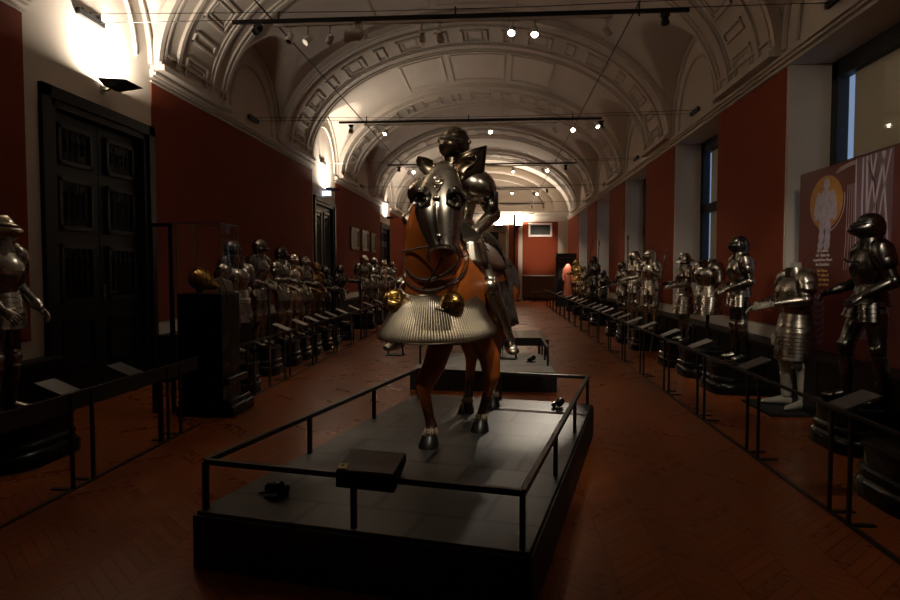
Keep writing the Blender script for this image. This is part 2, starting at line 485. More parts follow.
# right wall: piers between deep window recesses
REC = [(c - 1.34, c + 1.36) for c in WC]
def right_wall():
    bm = B(); y = Y0
    for a, b in REC:
        box(bm, XR, XR + .7, y, a, 0, ZC)          # pier
        box(bm, XR, XR + .7, a, b, 4.24, ZC)       # lintel strip
        box(bm, XR, XR + .7, a, b, 0, .86)         # sill wall
        y = b
    box(bm, XR, XR + .7, y, Y1, 0, ZC)
    box(bm, XR + .02, XR + .7, Y0, Y1, ZC, 7.6)
    return bm
struct('wall_right', right_wall(), 'plaster', smooth=0)
def left_wall():
    bm = B(); y = Y0
    for c in (7.85, 18.28, 28.3):
        a, b = c - 1.08, c + 1.08
        box(bm, XL - .7, XL, y, a, 0, ZC); box(bm, XL - .7, XL, a, b, 3.52, ZC); box(bm, XL - .7, XL - .55, a, b, 0, 3.52)
        y = b
    box(bm, XL - .7, XL, y, Y1, 0, ZC); box(bm, XL - .7, XL - .02, Y0, Y1, ZC, 7.6)
    return bm
struct('wall_left', left_wall(), 'plaster', smooth=0)
# the front wall of the hall behind the camera and the end wall
struct('wall_near', bx(XL - .7, XR + .7, Y0 - .2, Y0, 0, 7.6), 'plaster', smooth=0)
struct('wall_end', bx(XL - .7, XR + .7, Y1, Y1 + .3, 0, 7.6), 'plaster', smooth=0)

# red wall hangings on piers
t = n
pr = REC[0][0]
prev = Y0
for a, b in REC + [(Y1, Y1)]:
    y0, y1 = prev + .0, a - .0
    if prev > Y0: y0 = prev + .08
    struct('trim_%d' % n, bx(XR - .015, XR, y0, min(y1, Y1), .86, 4.225), 'red', smooth=0); n += 1
    prev = b
for y0, y1 in ((Y0, 6.48), (9.0, 17.02), (19.5, 27.1), (29.6, Y1)):
    struct('trim_%d' % n, bx(XL, XL + .015, y0, y1, .86, 4.225), 'red', smooth=0); n += 1
# black wainscot benches under them
bm = B(); box(bm, XR - .33, XR, Y0, Y1, 0, .62); box(bm, XR - .36, XR, Y0, Y1, .62, .67)
for k in range(60):
    y = Y0 + .3 + k * .62
    if y < Y1: box(bm, XR - .345, XR - .3, y, y + .05, .04, .62)
struct('baseboard_right', bm, 'wainscot', smooth=0)
bm = B()
for y0, y1 in ((Y0, 6.72), (8.98, 17.15), (19.4, 27.2), (29.4, Y1)):
    box(bm, XL, XL + .22, y0, y1, 0, .62); box(bm, XL, XL + .25, y0, y1, .62, .67)
struct('baseboard_left', bm, 'wainscot', smooth=0)

# windows
for k, (a, b) in enumerate(REC):
    w = thing('window_%d' % (k + 1), 'window', 'window'); del w['label']; del w['category']; w['kind'] = 'structure'
    bm = B(); x0, x1 = XR + .52, XR + .66
    box(bm, x0, x1, a, b, 4.02, 4.24); box(bm, x0, x1, a, b, .86, 1.0)
    box(bm, x0, x1, a, a + .16, .86, 4.24); box(bm, x0, x1, b - .16, b, .86, 4.24)
    box(bm, x0, x1, a, b, 2.78, 2.95); box(bm, x0, x1, (a + b) / 2 - .05, (a + b) / 2 + .05, .86, 2.9)
    obj('window_frame', bm, 'blackmatt', w, smooth=0)
    obj('window_pane', bx(x0 + .06, x0 + .066, a + .1, b - .1, .9, 4.1), 'glass', w, smooth=0)
    # drawn inner blind that leaves a slit of daylight at the far side
    obj('window_blind', bx(x0 + .10, x0 + .103, a + .1, b - .37, .9, 4.1), 'blind', w, smooth=0)
    obj('window_sill', bx(XR - .01, XR + .53, a, b, .84, .88), 'plaster', w, smooth=0)

# doors on the left wall
def door(k, c, glazed):
    d = thing('door_%d' % k, 'door', 'door'); del d['label']; del d['category']; d['kind'] = 'structure'
    a, b = c - 1.08, c + 1.08; X = XL
    bm = B()
    for z0, z1, e, dx in ((0, 3.60, 0, .05), (0, 3.52, .10, .02)):
        box(bm, X - .2, X + dx, a - .07 + e, a + .08 + e, 0, z1); box(bm, X - .2, X + dx, b - .08 - e, b + .07 - e, 0, z1)
        box(bm, X - .2, X + dx, a - .07 + e, b + .07 - e, z1 - .13, z1)
    obj('door_frame', bm, 'door', d, smooth=0)
    for s in (0, 1):
        y0 = a + .17 + s * (c - a - .17); y1 = y0 + (c - a - .17)
        bm = B(); box(bm, X - .14, X - .08, y0 + .005, y1 - .005, .02, 3.38)
        leaf = obj('door_leaf', bm, 'door', d, smooth=0)
        rows = ((.45, 1.02), (1.22, 1.90), (2.06, 2.66), (2.80, 3.26)) if not glazed else ((.5, 1.2), (1.35, 3.25))
        for z0, z1 in rows:
            pm = B(); f = .05
            box(pm, X - .10, X - .045, y0 + .14, y1 - .14, z0, z0 + f); box(pm, X - .10, X - .045, y0 + .14, y1 - .14, z1 - f, z1)
            box(pm, X - .10, X - .045, y0 + .14, y0 + .14 + f, z0, z1); box(pm, X - .10, X - .045, y1 - .14 - f, y1 - .14, z0, z1)
            if z0 > 1.1:
                q = 5
                for i in range(1, q):
                    yy = y0 + .19 + (y1 - y0 - .38) * i / q
                    revolve(pm, [(.008, z0 + .05), (.008, z0 + .15), (.02, z0 + .19), (.010, z0 + .23), (.014, (z0 + z1) / 2), (.010, z1 - .22), (.022, z1 - .18), (.008, z1 - .14), (.008, z1 - .05)], (X - .055, yy, 0), 10)
            p = obj('door_panel', pm, 'iron' if z0 > 1.1 else 'door', leaf, smooth=30)
            if z0 > 1.1:
                obj('door_glass', bx(X - .079, X - .074, y0 + .18, y1 - .18, z0 + .04, z1 - .04), 'black' if not glazed else 'glassblue', leaf, smooth=0)
    if True:
        bm = B(); yy = c + .06
        tube(bm, [(X - .06, yy, 1.32), (X + .0, yy, 1.32), (X + .0, yy + .12, 1.32)], .011, 8); box(bm, X - .085, X - .06, yy - .03, yy + .03, 1.22, 1.42)
        obj('door_handle', bm, 'steel', leaf)
M['glassblue'] = mat('dim_bluish_glass', (.10, .12, .13), .12, var=.3, scale=3)
door(1, 7.85, False); door(2, 18.28, True); door(3, 28.3, False)

# end wall: red hanging, niches, dark doorway
struct('trim_%d' % n, bx(1.34, 3.2, Y1 - .03, Y1, 1.35, 4.15), 'red', smooth=0); n += 1
struct('trim_%d' % n, bx(.62, 1.12, Y1 - .06, Y1, .0, 4.0), 'red', smooth=0); n += 1
bm = B()
for z, h, d in ((4.4, .18, .25), (4.58, .08, .35), (4.66, .05, .15)): box(bm, XL, XR, Y1 - d, Y1, z, z + h)
for k in range(1, 24):
    pass
pts = [(CX - 3.6 * math.cos(PI * i / 40), Y1 - .05, ZS + .3 + 2.1 * math.sin(PI * i / 40)) for i in range(41)]
tube(bm, pts, .10, 8)
pts = [(CX - 3.1 * math.cos(PI * i / 40), Y1 - .03, ZS + .3 + 1.7 * math.sin(PI * i / 40)) for i in range(41)]
tube(bm, pts, .05, 8)
struct('trim_%d' % n, bm, 'stucco'); n += 1
struct('baseboard_end', bx(XL, .62, Y1 - .12, Y1, 0, 1.0), 'wainscot', smooth=0)
bm = B()                                                        # stone door surround, far left of end wall
box(bm, -1.6, -1.25, Y1 - .2, Y1, 0, 3.6); box(bm, .05, .45, Y1 - .2, Y1, 0, 3.6); box(bm, -1.7, .55, Y1 - .28, Y1, 3.6, 3.95)
struct('trim_%d' % n, bm, 'stone', smooth=0, bevel=.02); n += 1
bm = B(); box(bm, -1.25, .05, Y1 - .12, Y1, 1.9, 3.6)
d = struct('window_7', bm, 'blackmatt', smooth=0)
obj('window_pane', bx(-1.1, -.1, Y1 - .14, Y1 - .125, 2.05, 3.2), 'glassblue', d, smooth=0)
bm = B(); box(bm, -1.25, .05, Y1 - .16, Y1 - .02, 0, 1.9)
struct('door_4', bm, 'door', smooth=0)

# ================================================================== SUIT OF ARMOUR BUILDER
def vv(*a): return V(a)
def helmet(root, c, f, h, style, m, sz=1.0):
    """c centre of the head, f unit vector it looks along, h up"""
    s, f, w = frame(h, f); c = V(c)
    def pt(th, ph, k, g=0):
        # th azimuth (0 = front), ph polar from the top
        rx, ry, rz = .105 * sz * k, .125 * sz * k, .135 * sz * k
        sp_ = max(0, math.sin(ph)) ** .8
        x = rx * sp_ * math.sin(th); y = ry * sp_ * math.cos(th); z = rz * math.cos(ph)
        return c + s * x + f * (y + g) + w * z
    bm = B(); rings = []
    top = R(2)
    lim = R(118) if style != 'kettle' else R(95)
    for i in range(15):
        ph = top + (lim - top) * i / 14
        rg = []
        for k in range(32):
            th = 2 * PI * k / 32
            p = pt(th, ph, 1)
            lat = abs(math.sin(th) * math.sin(ph))
            if ph < R(80): p = p + w * .012 * sz * math.exp(-(lat / .16) ** 2) * (1 if style in ('burgonet', 'sallet') else 0)
            if i == 14: p = c + (p - c) * 1.03
            rg.append(p)
        rings.append(rg)
    # neck flare
    if style != 'kettle':
        for z, k in ((-.085, .80), (-.12, .74), (-.15, .84)):
            rings.append([c + s * .105 * sz * k * math.sin(2 * PI * q / 32) + f * .12 * sz * k * math.cos(2 * PI * q / 32) + w * z * sz for q in range(32)])
    loft(bm, rings)
    sk = obj('helmet', bm, m, root, smooth=50)
    if style in ('close', 'armet', 'round'):
        snout = .055 if style == 'close' else (.062 if style == 'armet' else .02)
        bm = B(); rings = []
        for i in range(13):
            ph = R(64) + R(62) * i / 12
            u = i / 12
            prow = math.sin(PI * min(1, u * 1.15)) ** 1.2
            if i in (0, 12): prow *= .5
            rg = []
            for k in range(25):
                th = R(-82) + R(164) * k / 24
                g = snout * sz * prow * max(0, math.cos(th)) ** 2.2
                if .12 < u < .26: g -= .010                     # sunk sight
                kk = 1.07 - .20 * max(0, u - .75) * 2
                rg.append(pt(th, ph, kk, g))
            rings.append(rg)
        loft(bm, rings, closed=False)
        vs = obj('visor', bm, m, sk, smooth=30, solid=.004)
        bm = B(); rings = []
        for u, e in ((.13, .004), (.22, .004)):
            ph = R(64) + R(62) * u
            rings.append([pt(th, ph, 1.09, snout * sz * math.sin(PI * u * 1.15) ** 1.2 * max(0, math.cos(th)) ** 2.2 - .004) for th in [R(-62) + R(124) * k / 24 for k in range(25)]])
        loft(bm, rings, closed=False)
        obj('eye_slit', bm, 'cloth', sk, smooth=0, solid=.002)
        for q in (-1, 1): obj('pivot', sphere(B(), pt(q * R(80), R(80), 1.1), .016 * sz, n=10, m=6), m, sk)
    elif style == 'kettle':
        bm = B(); rings = []
        for k1, z in ((1.0, -.0), (1.25, -.018), (1.55, -.045), (1.56, -.052), (1.0, -.03)):
            rings.append([c + s * .105 * sz * k1 * math.sin(2 * PI * q / 32) + f * .13 * sz * k1 * math.cos(2 * PI * q / 32) + w * z * sz for q in range(32)])
        loft(bm, rings, cap=False); obj('brim', bm, m, sk)
        bm = B(); sphere(bm, c - w * .05 * sz, .085 * sz, .10 * sz, .12 * sz, 16, 10, Matrix((s, f, w)).transposed()); obj('lining', bm, 'cloth', sk)
    elif style in ('burgonet', 'sallet'):
        bm = B(); rings = []
        for k1, z in ((1.0, .02), (1.45, -.0), (1.46, -.006), (1.0, .0)):
            rings.append([c + s * .105 * sz * (1 + (k1 - 1) * .2) * math.sin(th) + f * .125 * sz * k1 * math.cos(th) + w * z * sz for th in [R(-70) + R(140) * q / 16 for q in range(17)]])
        loft(bm, rings, closed=False); obj('peak', bm, m, sk, solid=.003)
        bm = B(); rings = []
        for ph in (70, 85, 100, 115):
            rings.append([pt(th, R(ph), 1.012, 0) for th in [R(-48) + R(96) * q / 16 for q in range(17)]])
        loft(bm, rings, closed=False); obj('face_opening', bm, 'cloth', sk, smooth=40, solid=.002)
        if style == 'sallet':
            bm = B(); rings = []
            for k1, z in ((1.0, -.02), (1.35, -.06), (1.7, -.09)):
                rings.append([c + s * .105 * sz * (1 + (k1 - 1) * .4) * math.sin(th) + f * .125 * sz * k1 * math.cos(th) + w * z * sz for th in [R(110) + R(140) * q / 16 for q in range(17)]])
            loft(bm, rings, closed=False); obj('tail', bm, m, sk, solid=.003)
    return sk

def hand(bm, c, d, front, sz=1.0, curl=50, side=1):
    """c wrist, d direction of the fingers, front = back of the hand, side = where the thumb is"""
    s, f, w = frame(V(d), V(front)); s = s * side; c = V(c)
    L = .085 * sz
    rings = []
    for t, rx, ry in ((0, .028, .022), (.35, .036, .022), (.8, .042, .018), (1, .040, .016)):
        rings.append([c + w * L * t + s * rx * sz * math.cos(2 * PI * k / 12) + f * ry * sz * math.sin(2 * PI * k / 12) for k in range(12)])
    loft(bm, rings)
    for i, ln in enumerate((.072, .082, .077, .060)):
        o = c + w * L * .96 + s * (.030 - .0205 * i) * sz
        p = [o]; a = R(curl * .3); cur = o
        for q, fr in enumerate((.45, .32, .23)):
            dirn = w * math.cos(a) - f * math.sin(a)
            cur = cur + dirn * ln * fr * sz; p.append(cur); a += R(curl * .75)
        tube(bm, p, [.0105 * sz, .0100 * sz, .009 * sz, .0065 * sz], 8, front=s)
    o = c + w * L * .28 + s * .028 * sz
    tube(bm, [o, o + (w * .6 + s * .7 - f * .3).normalized() * .034 * sz, o + (w * .85 + s * .45 - f * .6) * .058 * sz], [.0125 * sz, .0115 * sz, .008 * sz], 8, front=f)

STAND = dict(pel=(0, 0, .95), waist=(0, 0, 1.07), neck=(0, .0, 1.43), head=(0, -.015, 1.60), hf=(0, -1, -.12),
             sh=[(-.185, 0, 1.375), (.185, 0, 1.375)], el=[(-.27, .04, 1.10), (.27, .04, 1.10)], wr=[(-.25, -.17, .96), (.25, -.17, .96)],
             hp=[(-.09, 0, .92), (.09, 0, .92)], kn=[(-.12, -.03, .50), (.13, .0, .50)], an=[(-.13, .0, .09), (.15, .04, .09)],
             toe=[(-.17, -.17, .04), (.20, -.14, .04)], front=(0, -1, 0))

def armour(root, J, m='steel', helm='close', hsz=1.0, skl=.30, legs=True, feet=True, hands=True, skirt='tasset', m2=None, mhelm=None, curl=50, lance_rest=False, bulk=1.0, cloth=None, arms=True):
    P = lambda k: V(J[k]) if not isinstance(J[k], list) else [V(q) for q in J[k]]
    m2 = m2 or m; mhelm = mhelm or m
    fr = P('front'); pel, wst, nk, hd = P('pel'), P('waist'), P('neck'), P('head')
    # dark clothes under the plates, one continuous garment
    bm = B()
    seg(bm, pel - V((0, 0, .07)), nk, [(0, .13, .10), (.25, .12, .09), (.6, .15, .11), (.9, .12, .085), (1, .055, .055)], fr, 16)
    if arms:
        for i in (0, 1): tube(bm, [P('sh')[i], P('el')[i], P('wr')[i]], [.055, .042, .03], 10, front=fr)
    if legs:
        for i in (0, 1): tube(bm, [P('hp')[i], P('kn')[i], P('an')[i]], [.085, .055, .038], 12, front=fr)
    obj('arming_clothes', bm, cloth or 'cloth', root)
    ax = (nk - wst)
    b = bulk
    prof = [(-.02, .150 * b, .110 * b, 0), (.03, .140 * b, .108 * b, 0), (.15, .150 * b, .125 * b, .008), (.35, .172 * b, .152 * b, .018), (.6, .178 * b, .150 * b, .018), (.8, .160 * b, .128 * b, .008), (.9, .13 * b, .108, 0), (.97, .10, .094, 0)]
    bm = B(); seg(bm, wst, nk, prof, fr, 28, arc=(-4, 184), keel=.06)
    bp = obj('breastplate', bm, m, root, smooth=45, solid=.004)
    bm = B(); seg(bm, wst, nk, [(t_, rx * .99, ry * .86, 0) for t_, rx, ry, sh in prof], fr, 20, arc=(178, 362))
    obj('backplate', bm, m, root, smooth=45, solid=.004)
    bm = B(); seg(bm, wst - ax * .02, wst + ax * .05, [(0, .158 * b, .118 * b), (.2, .160 * b, .120 * b), (.8, .152 * b, .116 * b), (1, .15 * b, .112 * b)], fr, 28, cap=False)
    obj('waist_belt', bm, 'leather', root)
    bm = B(); a0 = nk - ax.normalized() * .035; seg(bm, a0, nk + (hd - nk) * .48, lames(0, 1, (.125, .112), (.082, .092), 3, .005), fr, 24, cap=False)
    obj('gorget', bm, m, root)
    if lance_rest:
        bm = B(); s, f, w = frame(ax, fr); o = wst + ax * .62 + f * .155 - s * .1
        tube(bm, [o, o + f * .08 - s * .01, o + f * .12 - s * .015 + w * .03], [.012, .012, .009], 8); obj('lance_rest', bm, m, root)
    # skirt
    s, f, w = frame(ax, fr)
    hipdrop = pel - V((0, 0, .06))
    bm = B(); seg(bm, wst + ax * .01, hipdrop, lames(0, 1, (.152 * b, .118 * b), (.195 * b, .155 * b), 4, .006), fr, 30, cap=False)
    obj('fauld', bm, m, root)
    if skirt == 'tasset' and legs:
        for i in (0, 1):
            hp, kn = P('hp')[i], P('kn')[i]; ft = fr * .03
            bm = B(); seg(bm, hp + V((0, 0, .02)) + ft * .5, hp + (kn - hp) * .42 + ft, lames(0, 1, (.108, .115), (.112, .108), 5, .006), fr if abs((kn - hp).normalized().dot(fr)) < .7 else V((0, 0, 1)), 16, arc=(-5, 185))
            obj('tasset', bm, m, root, smooth=35, solid=.003)
    elif skirt == 'tonlet':
        bm = B(); seg(bm, hipdrop + V((0, 0, .05)), hipdrop - V((0, 0, .34)), lames(0, 1, (.195 * b, .155 * b), (.27 * b, .24 * b), 7, .006), fr, 30, cap=False)
        obj('tonlet_skirt', bm, m, root, solid=.003)
    elif skirt == 'long':
        bm = B(); seg(bm, hipdrop + V((0, 0, .06)), hipdrop - V((0, 0, skl)), lames(0, 1, (.19 * b, .15 * b), (.185 * b, .165 * b), 9, .006), fr, 30, cap=False)
        obj('tasset', bm, m, root, solid=.003)
    if arms:
        for i in (0, 1):
            sg = -1 if i == 0 else 1
            sh, el, wr = P('sh')[i], P('el')[i], P('wr')[i]
            up = (sh - nk); up = V((up.x, up.y, 0)).normalized()
            st = sh - up * .075 + V((0, 0, .055)) ; d = (el - sh).normalized()
            fa = fr if abs((el - sh).normalized().dot(fr)) < .85 else V((0, 0, 1))
            bm = B()
            # pauldron: a bowl over the shoulder then lames down the arm
            rings = []
            path = [(st, .045), (sh - up * .03 + V((0, 0, .05)), .078), (sh + up * .01 + V((0, 0, .025)), .094), (sh + up * .022 + d * .05, .092), (sh + up * .02 + d * .085, .086), (sh + up * .03 + d * .087, .083), (sh + up * .02 + d * .12, .078), (sh + up * .02 + d * .122, .072), (sh + up * .01 + d * .15, .068)]
            for q, (p, r_) in enumerate(path):
                dd = path[min(q + 1, len(path) - 1)][0] - path[max(q - 1, 0)][0]
                s1, f1, w1 = frame(dd, fr)
                rings.append([p + s1 * r_ * math.cos(2 * PI * k / 20) + f1 * r_ * 1.08 * math.sin(2 * PI * k / 20) for k in range(20)])
            loft(bm, rings, cap=False); obj('pauldron', bm, m, root, smooth=40, solid=.003)
            bm = B(); seg(bm, sh + d * .13, el - d * .03, [(0, .062, .062), (.3, .060, .062), (1, .052, .054)], fa, 16, cap=False); obj('upper_arm_plate', bm, m2, root)
            fo = (wr - el).normalized()
            bm = B(); sphere(bm, el, .066, .062, .066, 16, 10)
            s1, f1, w1 = frame(el - sh, fa)
            out = (s1 if (s1.dot(up) > 0) else -s1)
            sphere(bm, el + out * .035 + V((0, 0, 0)), .055, .02, .055, 14, 8, Matrix((f1, out, w1)).transposed()); obj('elbow_cop', bm, m, root)
            bm = B(); L_ = (wr - el).length
            seg(bm, el + fo * .03, wr - fo * .02, [(0, .056, .056), (.15, .057, .058), (.5, .050, .050), (1, .034, .036)], fa, 16, cap=False); obj('forearm_plate', bm, m2, root)
            if hands:
                bm = B(); seg(bm, wr - fo * (.07 if not isinstance(hands, str) else .0), wr + fo * .015, [(0, .055, .055), (.1, .054, .054), (.8, .034, .034), (1, .033, .033)], fa, 14, cap=False)
                back = (out + V((0, 0, .8))).normalized()
                hand(bm, wr, fo, back, 1.12, curl, 1 if frame(fo, back)[0].dot(up) < 0 else -1)
                obj('gauntlet', bm, hands if isinstance(hands, str) else m, root)
    if legs:
        for i in (0, 1):
            hp, kn, an, toe = P('hp')[i], P('kn')[i], P('an')[i], P('toe')[i]
            d = (kn - hp).normalized()
            fl = fr if abs(d.dot(fr)) < .8 else V((0, 0, 1))
            bm = B(); seg(bm, hp + d * .10, kn - d * .03, [(0, .092, .096), (.1, .090, .098), (.6, .076, .080), (.97, .064, .066), (1, .068, .07)], fl, 20, cap=False); obj('thigh_plate', bm, m2, root)
            dn = (an - kn).normalized(); kf = (fr - dn * fr.dot(dn)).normalized()
            bm = B(); sphere(bm, kn + kf * .012, .070, .066, .072, 18, 10)
            seg(bm, kn - d * .075, kn + dn * .085, [(0, .071, .070), (.14, .074, .074), (.16, .069, .068), (.86, .064, .066), (.88, .069, .07), (1, .066, .066)], kf, 18, cap=False)
            s1 = kf.cross(dn).normalized(); out = s1 if s1.dot(hp - P('hp')[1 - i]) > 0 else -s1
            sphere(bm, kn + out * .06, .045, .014, .055, 14, 8, Matrix((kf, out, dn)).transposed())
            obj('knee_cop', bm, m, root)
            bm = B(); seg(bm, kn + dn * .06, an, [(0, .060, .062, 0), (.25, .064, .070, -.012), (.55, .054, .058, -.01), (.9, .040, .044, 0), (1, .044, .050, 0)], kf, 20, cap=False); obj('shin_plate', bm, m2, root)
            if feet:
                bm = B(); heel = an - (toe - an).normalized() * .045; heel.z = toe.z - .0 if abs(toe.z - an.z) < .09 else heel.z - .03
                tt = toe + (toe - heel).normalized() * .02
                s2, f2, w2 = frame(tt - heel, V((0, 0, 1)))
                rings = []
                for t_, rx, ry, u_ in ((0, .020, .026, .01), (.06, .034, .040, .014), (.2, .037, .050, .022), (.34, .039, .046, .016), (.35, .043, .048, .016), (.5, .046, .040, .008), (.51, .049, .042, .008), (.66, .050, .034, .002), (.67, .052, .036, .002), (.82, .049, .030, -.002), (.83, .051, .031, -.002), (.95, .036, .024, -.006), (1, .012, .014, -.012)):
                    cc = heel + (tt - heel) * t_ + f2 * u_
                    rings.append([cc + s2 * rx * math.cos(2 * PI * k / 16) + f2 * max(-.035 - u_ + .0, ry * math.sin(2 * PI * k / 16)) for k in range(16)])
                loft(bm, rings); sphere(bm, an, .045, .045, .05, 12, 8)
                obj('foot_plate', bm, m, root, smooth=40)
    if helm:
        helmet(root, hd, V(J['hf']).normalized(), (hd - nk).normalized(), helm, mhelm, hsz)

def pose(**k):
    d = {a: (list(b) if isinstance(b, list) else b) for a, b in STAND.items()}
    d.update(k); return d

# ================================================================== HORSE PLATFORM
HO = V((-.38, 4.75, .31)); HR = R(-12.7)
def hw(l, a, z):
    """horse-local (lateral, along, height) to world"""
    c, s = math.cos(12.7 * PI / 180), math.sin(12.7 * PI / 180)
    return HO + V((c * l + s * a, -s * l + c * a, z))
plat = thing('display_platform', 'large black platform with slate grey deck carrying the armoured horse', 'platform', HO - V((0, 0, .31)), HR)
# local frame: x lateral, y along
px0, px1, py0, py1 = -.90, .93, -1.65, 1.86
obj('platform_base', bx(px0, px1, py0, py1, 0, .29), 'blackmatt', plat, smooth=0, bevel=.006)
obj('deck', bx(px0 + .015, px1 - .015, py0 + .015, py1 - .015, .285, .31), 'deck', plat, smooth=0, bevel=.004)
rail = thing('platform_railing', 'low black square bar railing round the horse platform', 'railing', HO, HR)
rx0, rx1, ry0, ry1 = px0 + .05, px1 - .055, py0 + .05, py1 - .06
hh = .27
for nm, a in (('top_rail', (rx0, rx1, ry0 - .015, ry0 + .015, hh - .022, hh + .008)), ('top_rail', (rx0, rx1, ry1 - .015, ry1 + .015, hh - .022, hh + .008)), ('top_rail', (rx0 - .015, rx0 + .015, ry0, ry1, hh - .022, hh + .008)), ('top_rail', (rx1 - .015, rx1 + .015, ry0, ry1, hh - .022, hh + .008))):
    obj(nm, bx(*a), 'iron', rail, smooth=0, bevel=.002)
for k in range(4):
    y = ry0 + (ry1 - ry0) * k / 3
    for x in (rx0, rx1):
        obj('post', bx(x - .013, x + .013, y - .013, y + .013, 0, hh - .01), 'iron', rail, smooth=0)
for x in (rx0 + (rx1 - rx0) * .505,):
    for y in (ry0, ry1): obj('post', bx(x - .013, x + .013, y - .013, y + .013, 0, hh - .01), 'iron', rail, smooth=0)

# information box on the front rail
ib = thing('information_box', 'dark sloped text box with a yellow sticker on the front platform rail', 'information box', hw(.11, ry0, hh + .03), HR)
ib.scale = (.86, .95, 1.1)
Mx = Matrix.Translation((0, 0, 0))
bm = B()
prof = [(-.06, -.075), (-.06, .0), (.13, .055), (.13, .02), (-.03, -.075)]
rr = [[V((x, y, z)) for y, z in prof] for x in (-.185, .17)]
loft(bm, rr); obj('box_body', bm, 'wainscot', ib, smooth=0, bevel=.003)
sl = Matrix.Rotation(math.atan2(.055, .19), 4, 'X')
M['panelbrown'] = mat('dark_brown_panel', (.085, .06, .052), .5)
M['panelline'] = mat('faint_red_line', (.2, .10, .08), .6)
bm = B(); box(bm, -.18, .165, .008, .195, .001, .005, Matrix.Translation((0, -.06, 0)) @ sl); obj('text_panel', bm, 'panelbrown', ib, smooth=0)
for k in range(7):
    bm = B(); random.seed(k); x = -.13
    while x < .13:
        w_ = random.uniform(.012, .035); box(bm, x, min(.14, x + w_), .065 + k * .016, .069 + k * .016, .0052, .0056, Matrix.Translation((0, -.06, 0)) @ sl); x += w_ + .007
    obj('text_line', bm, 'panelline', ib, smooth=0)
bm = B(); box(bm, -.178, -.122, .012, .055, .0055, .009, Matrix.Translation((0, -.06, 0)) @ sl); st = obj('yellow_sticker', bm, 'sticker', ib, smooth=0)
bm = B(); box(bm, -.165, -.15, .026, .042, .0091, .0096, Matrix.Translation((0, -.06, 0)) @ sl); box(bm, -.147, -.133, .030, .034, .0091, .0096, Matrix.Translation((0, -.06, 0)) @ sl); obj('pictogram', bm, 'blackmatt', st, smooth=0)

# small black lamps that lie on the decks
def deck_lamp(loc, rz, label):
    t = thing('floor_spotlight', label, 'spotlight', loc, rz, 'small floor lamps on the platforms')
    bm = B(); box(bm, -.055, .055, -.045, .045, 0, .012); obj('base', bm, 'black', t, smooth=0, bevel=.003)
    bm = B(); seg(bm, (-.05, -.02, .05), (.045, -.02, .062), [(0, .024, .024), (.1, .030, .030), (.8, .033, .033), (.82, .036, .036), (1, .036, .036)], n=16); obj('lamp_head', bm, 'black', t)
    bm = B(); tube(bm, [(-.0, .02, .01), (-.0, .028, .05), (0, -.0, .06)], .008, 8); obj('bracket', bm, 'iron', t)
    bm = B(); seg(bm, (-.01, .04, .03), (.05, .04, .035), [(0, .02, .02), (1, .024, .024)], n=12); obj('lamp_head', bm, 'black', t)
    bm = B(); tube(bm, [(-.05, .03, .012), (-.09, .035, .006), (-.12, .01, .005)], .005, 6); obj('cable', bm, 'black', t)
    return t
deck_lamp((-1.25, 3.60, .31), R(-10), 'small black floor lamp at the near left corner of the horse platform')
deck_lamp((.57, 6.12, .31), R(75), 'small black floor lamp at the far right corner of the horse platform')

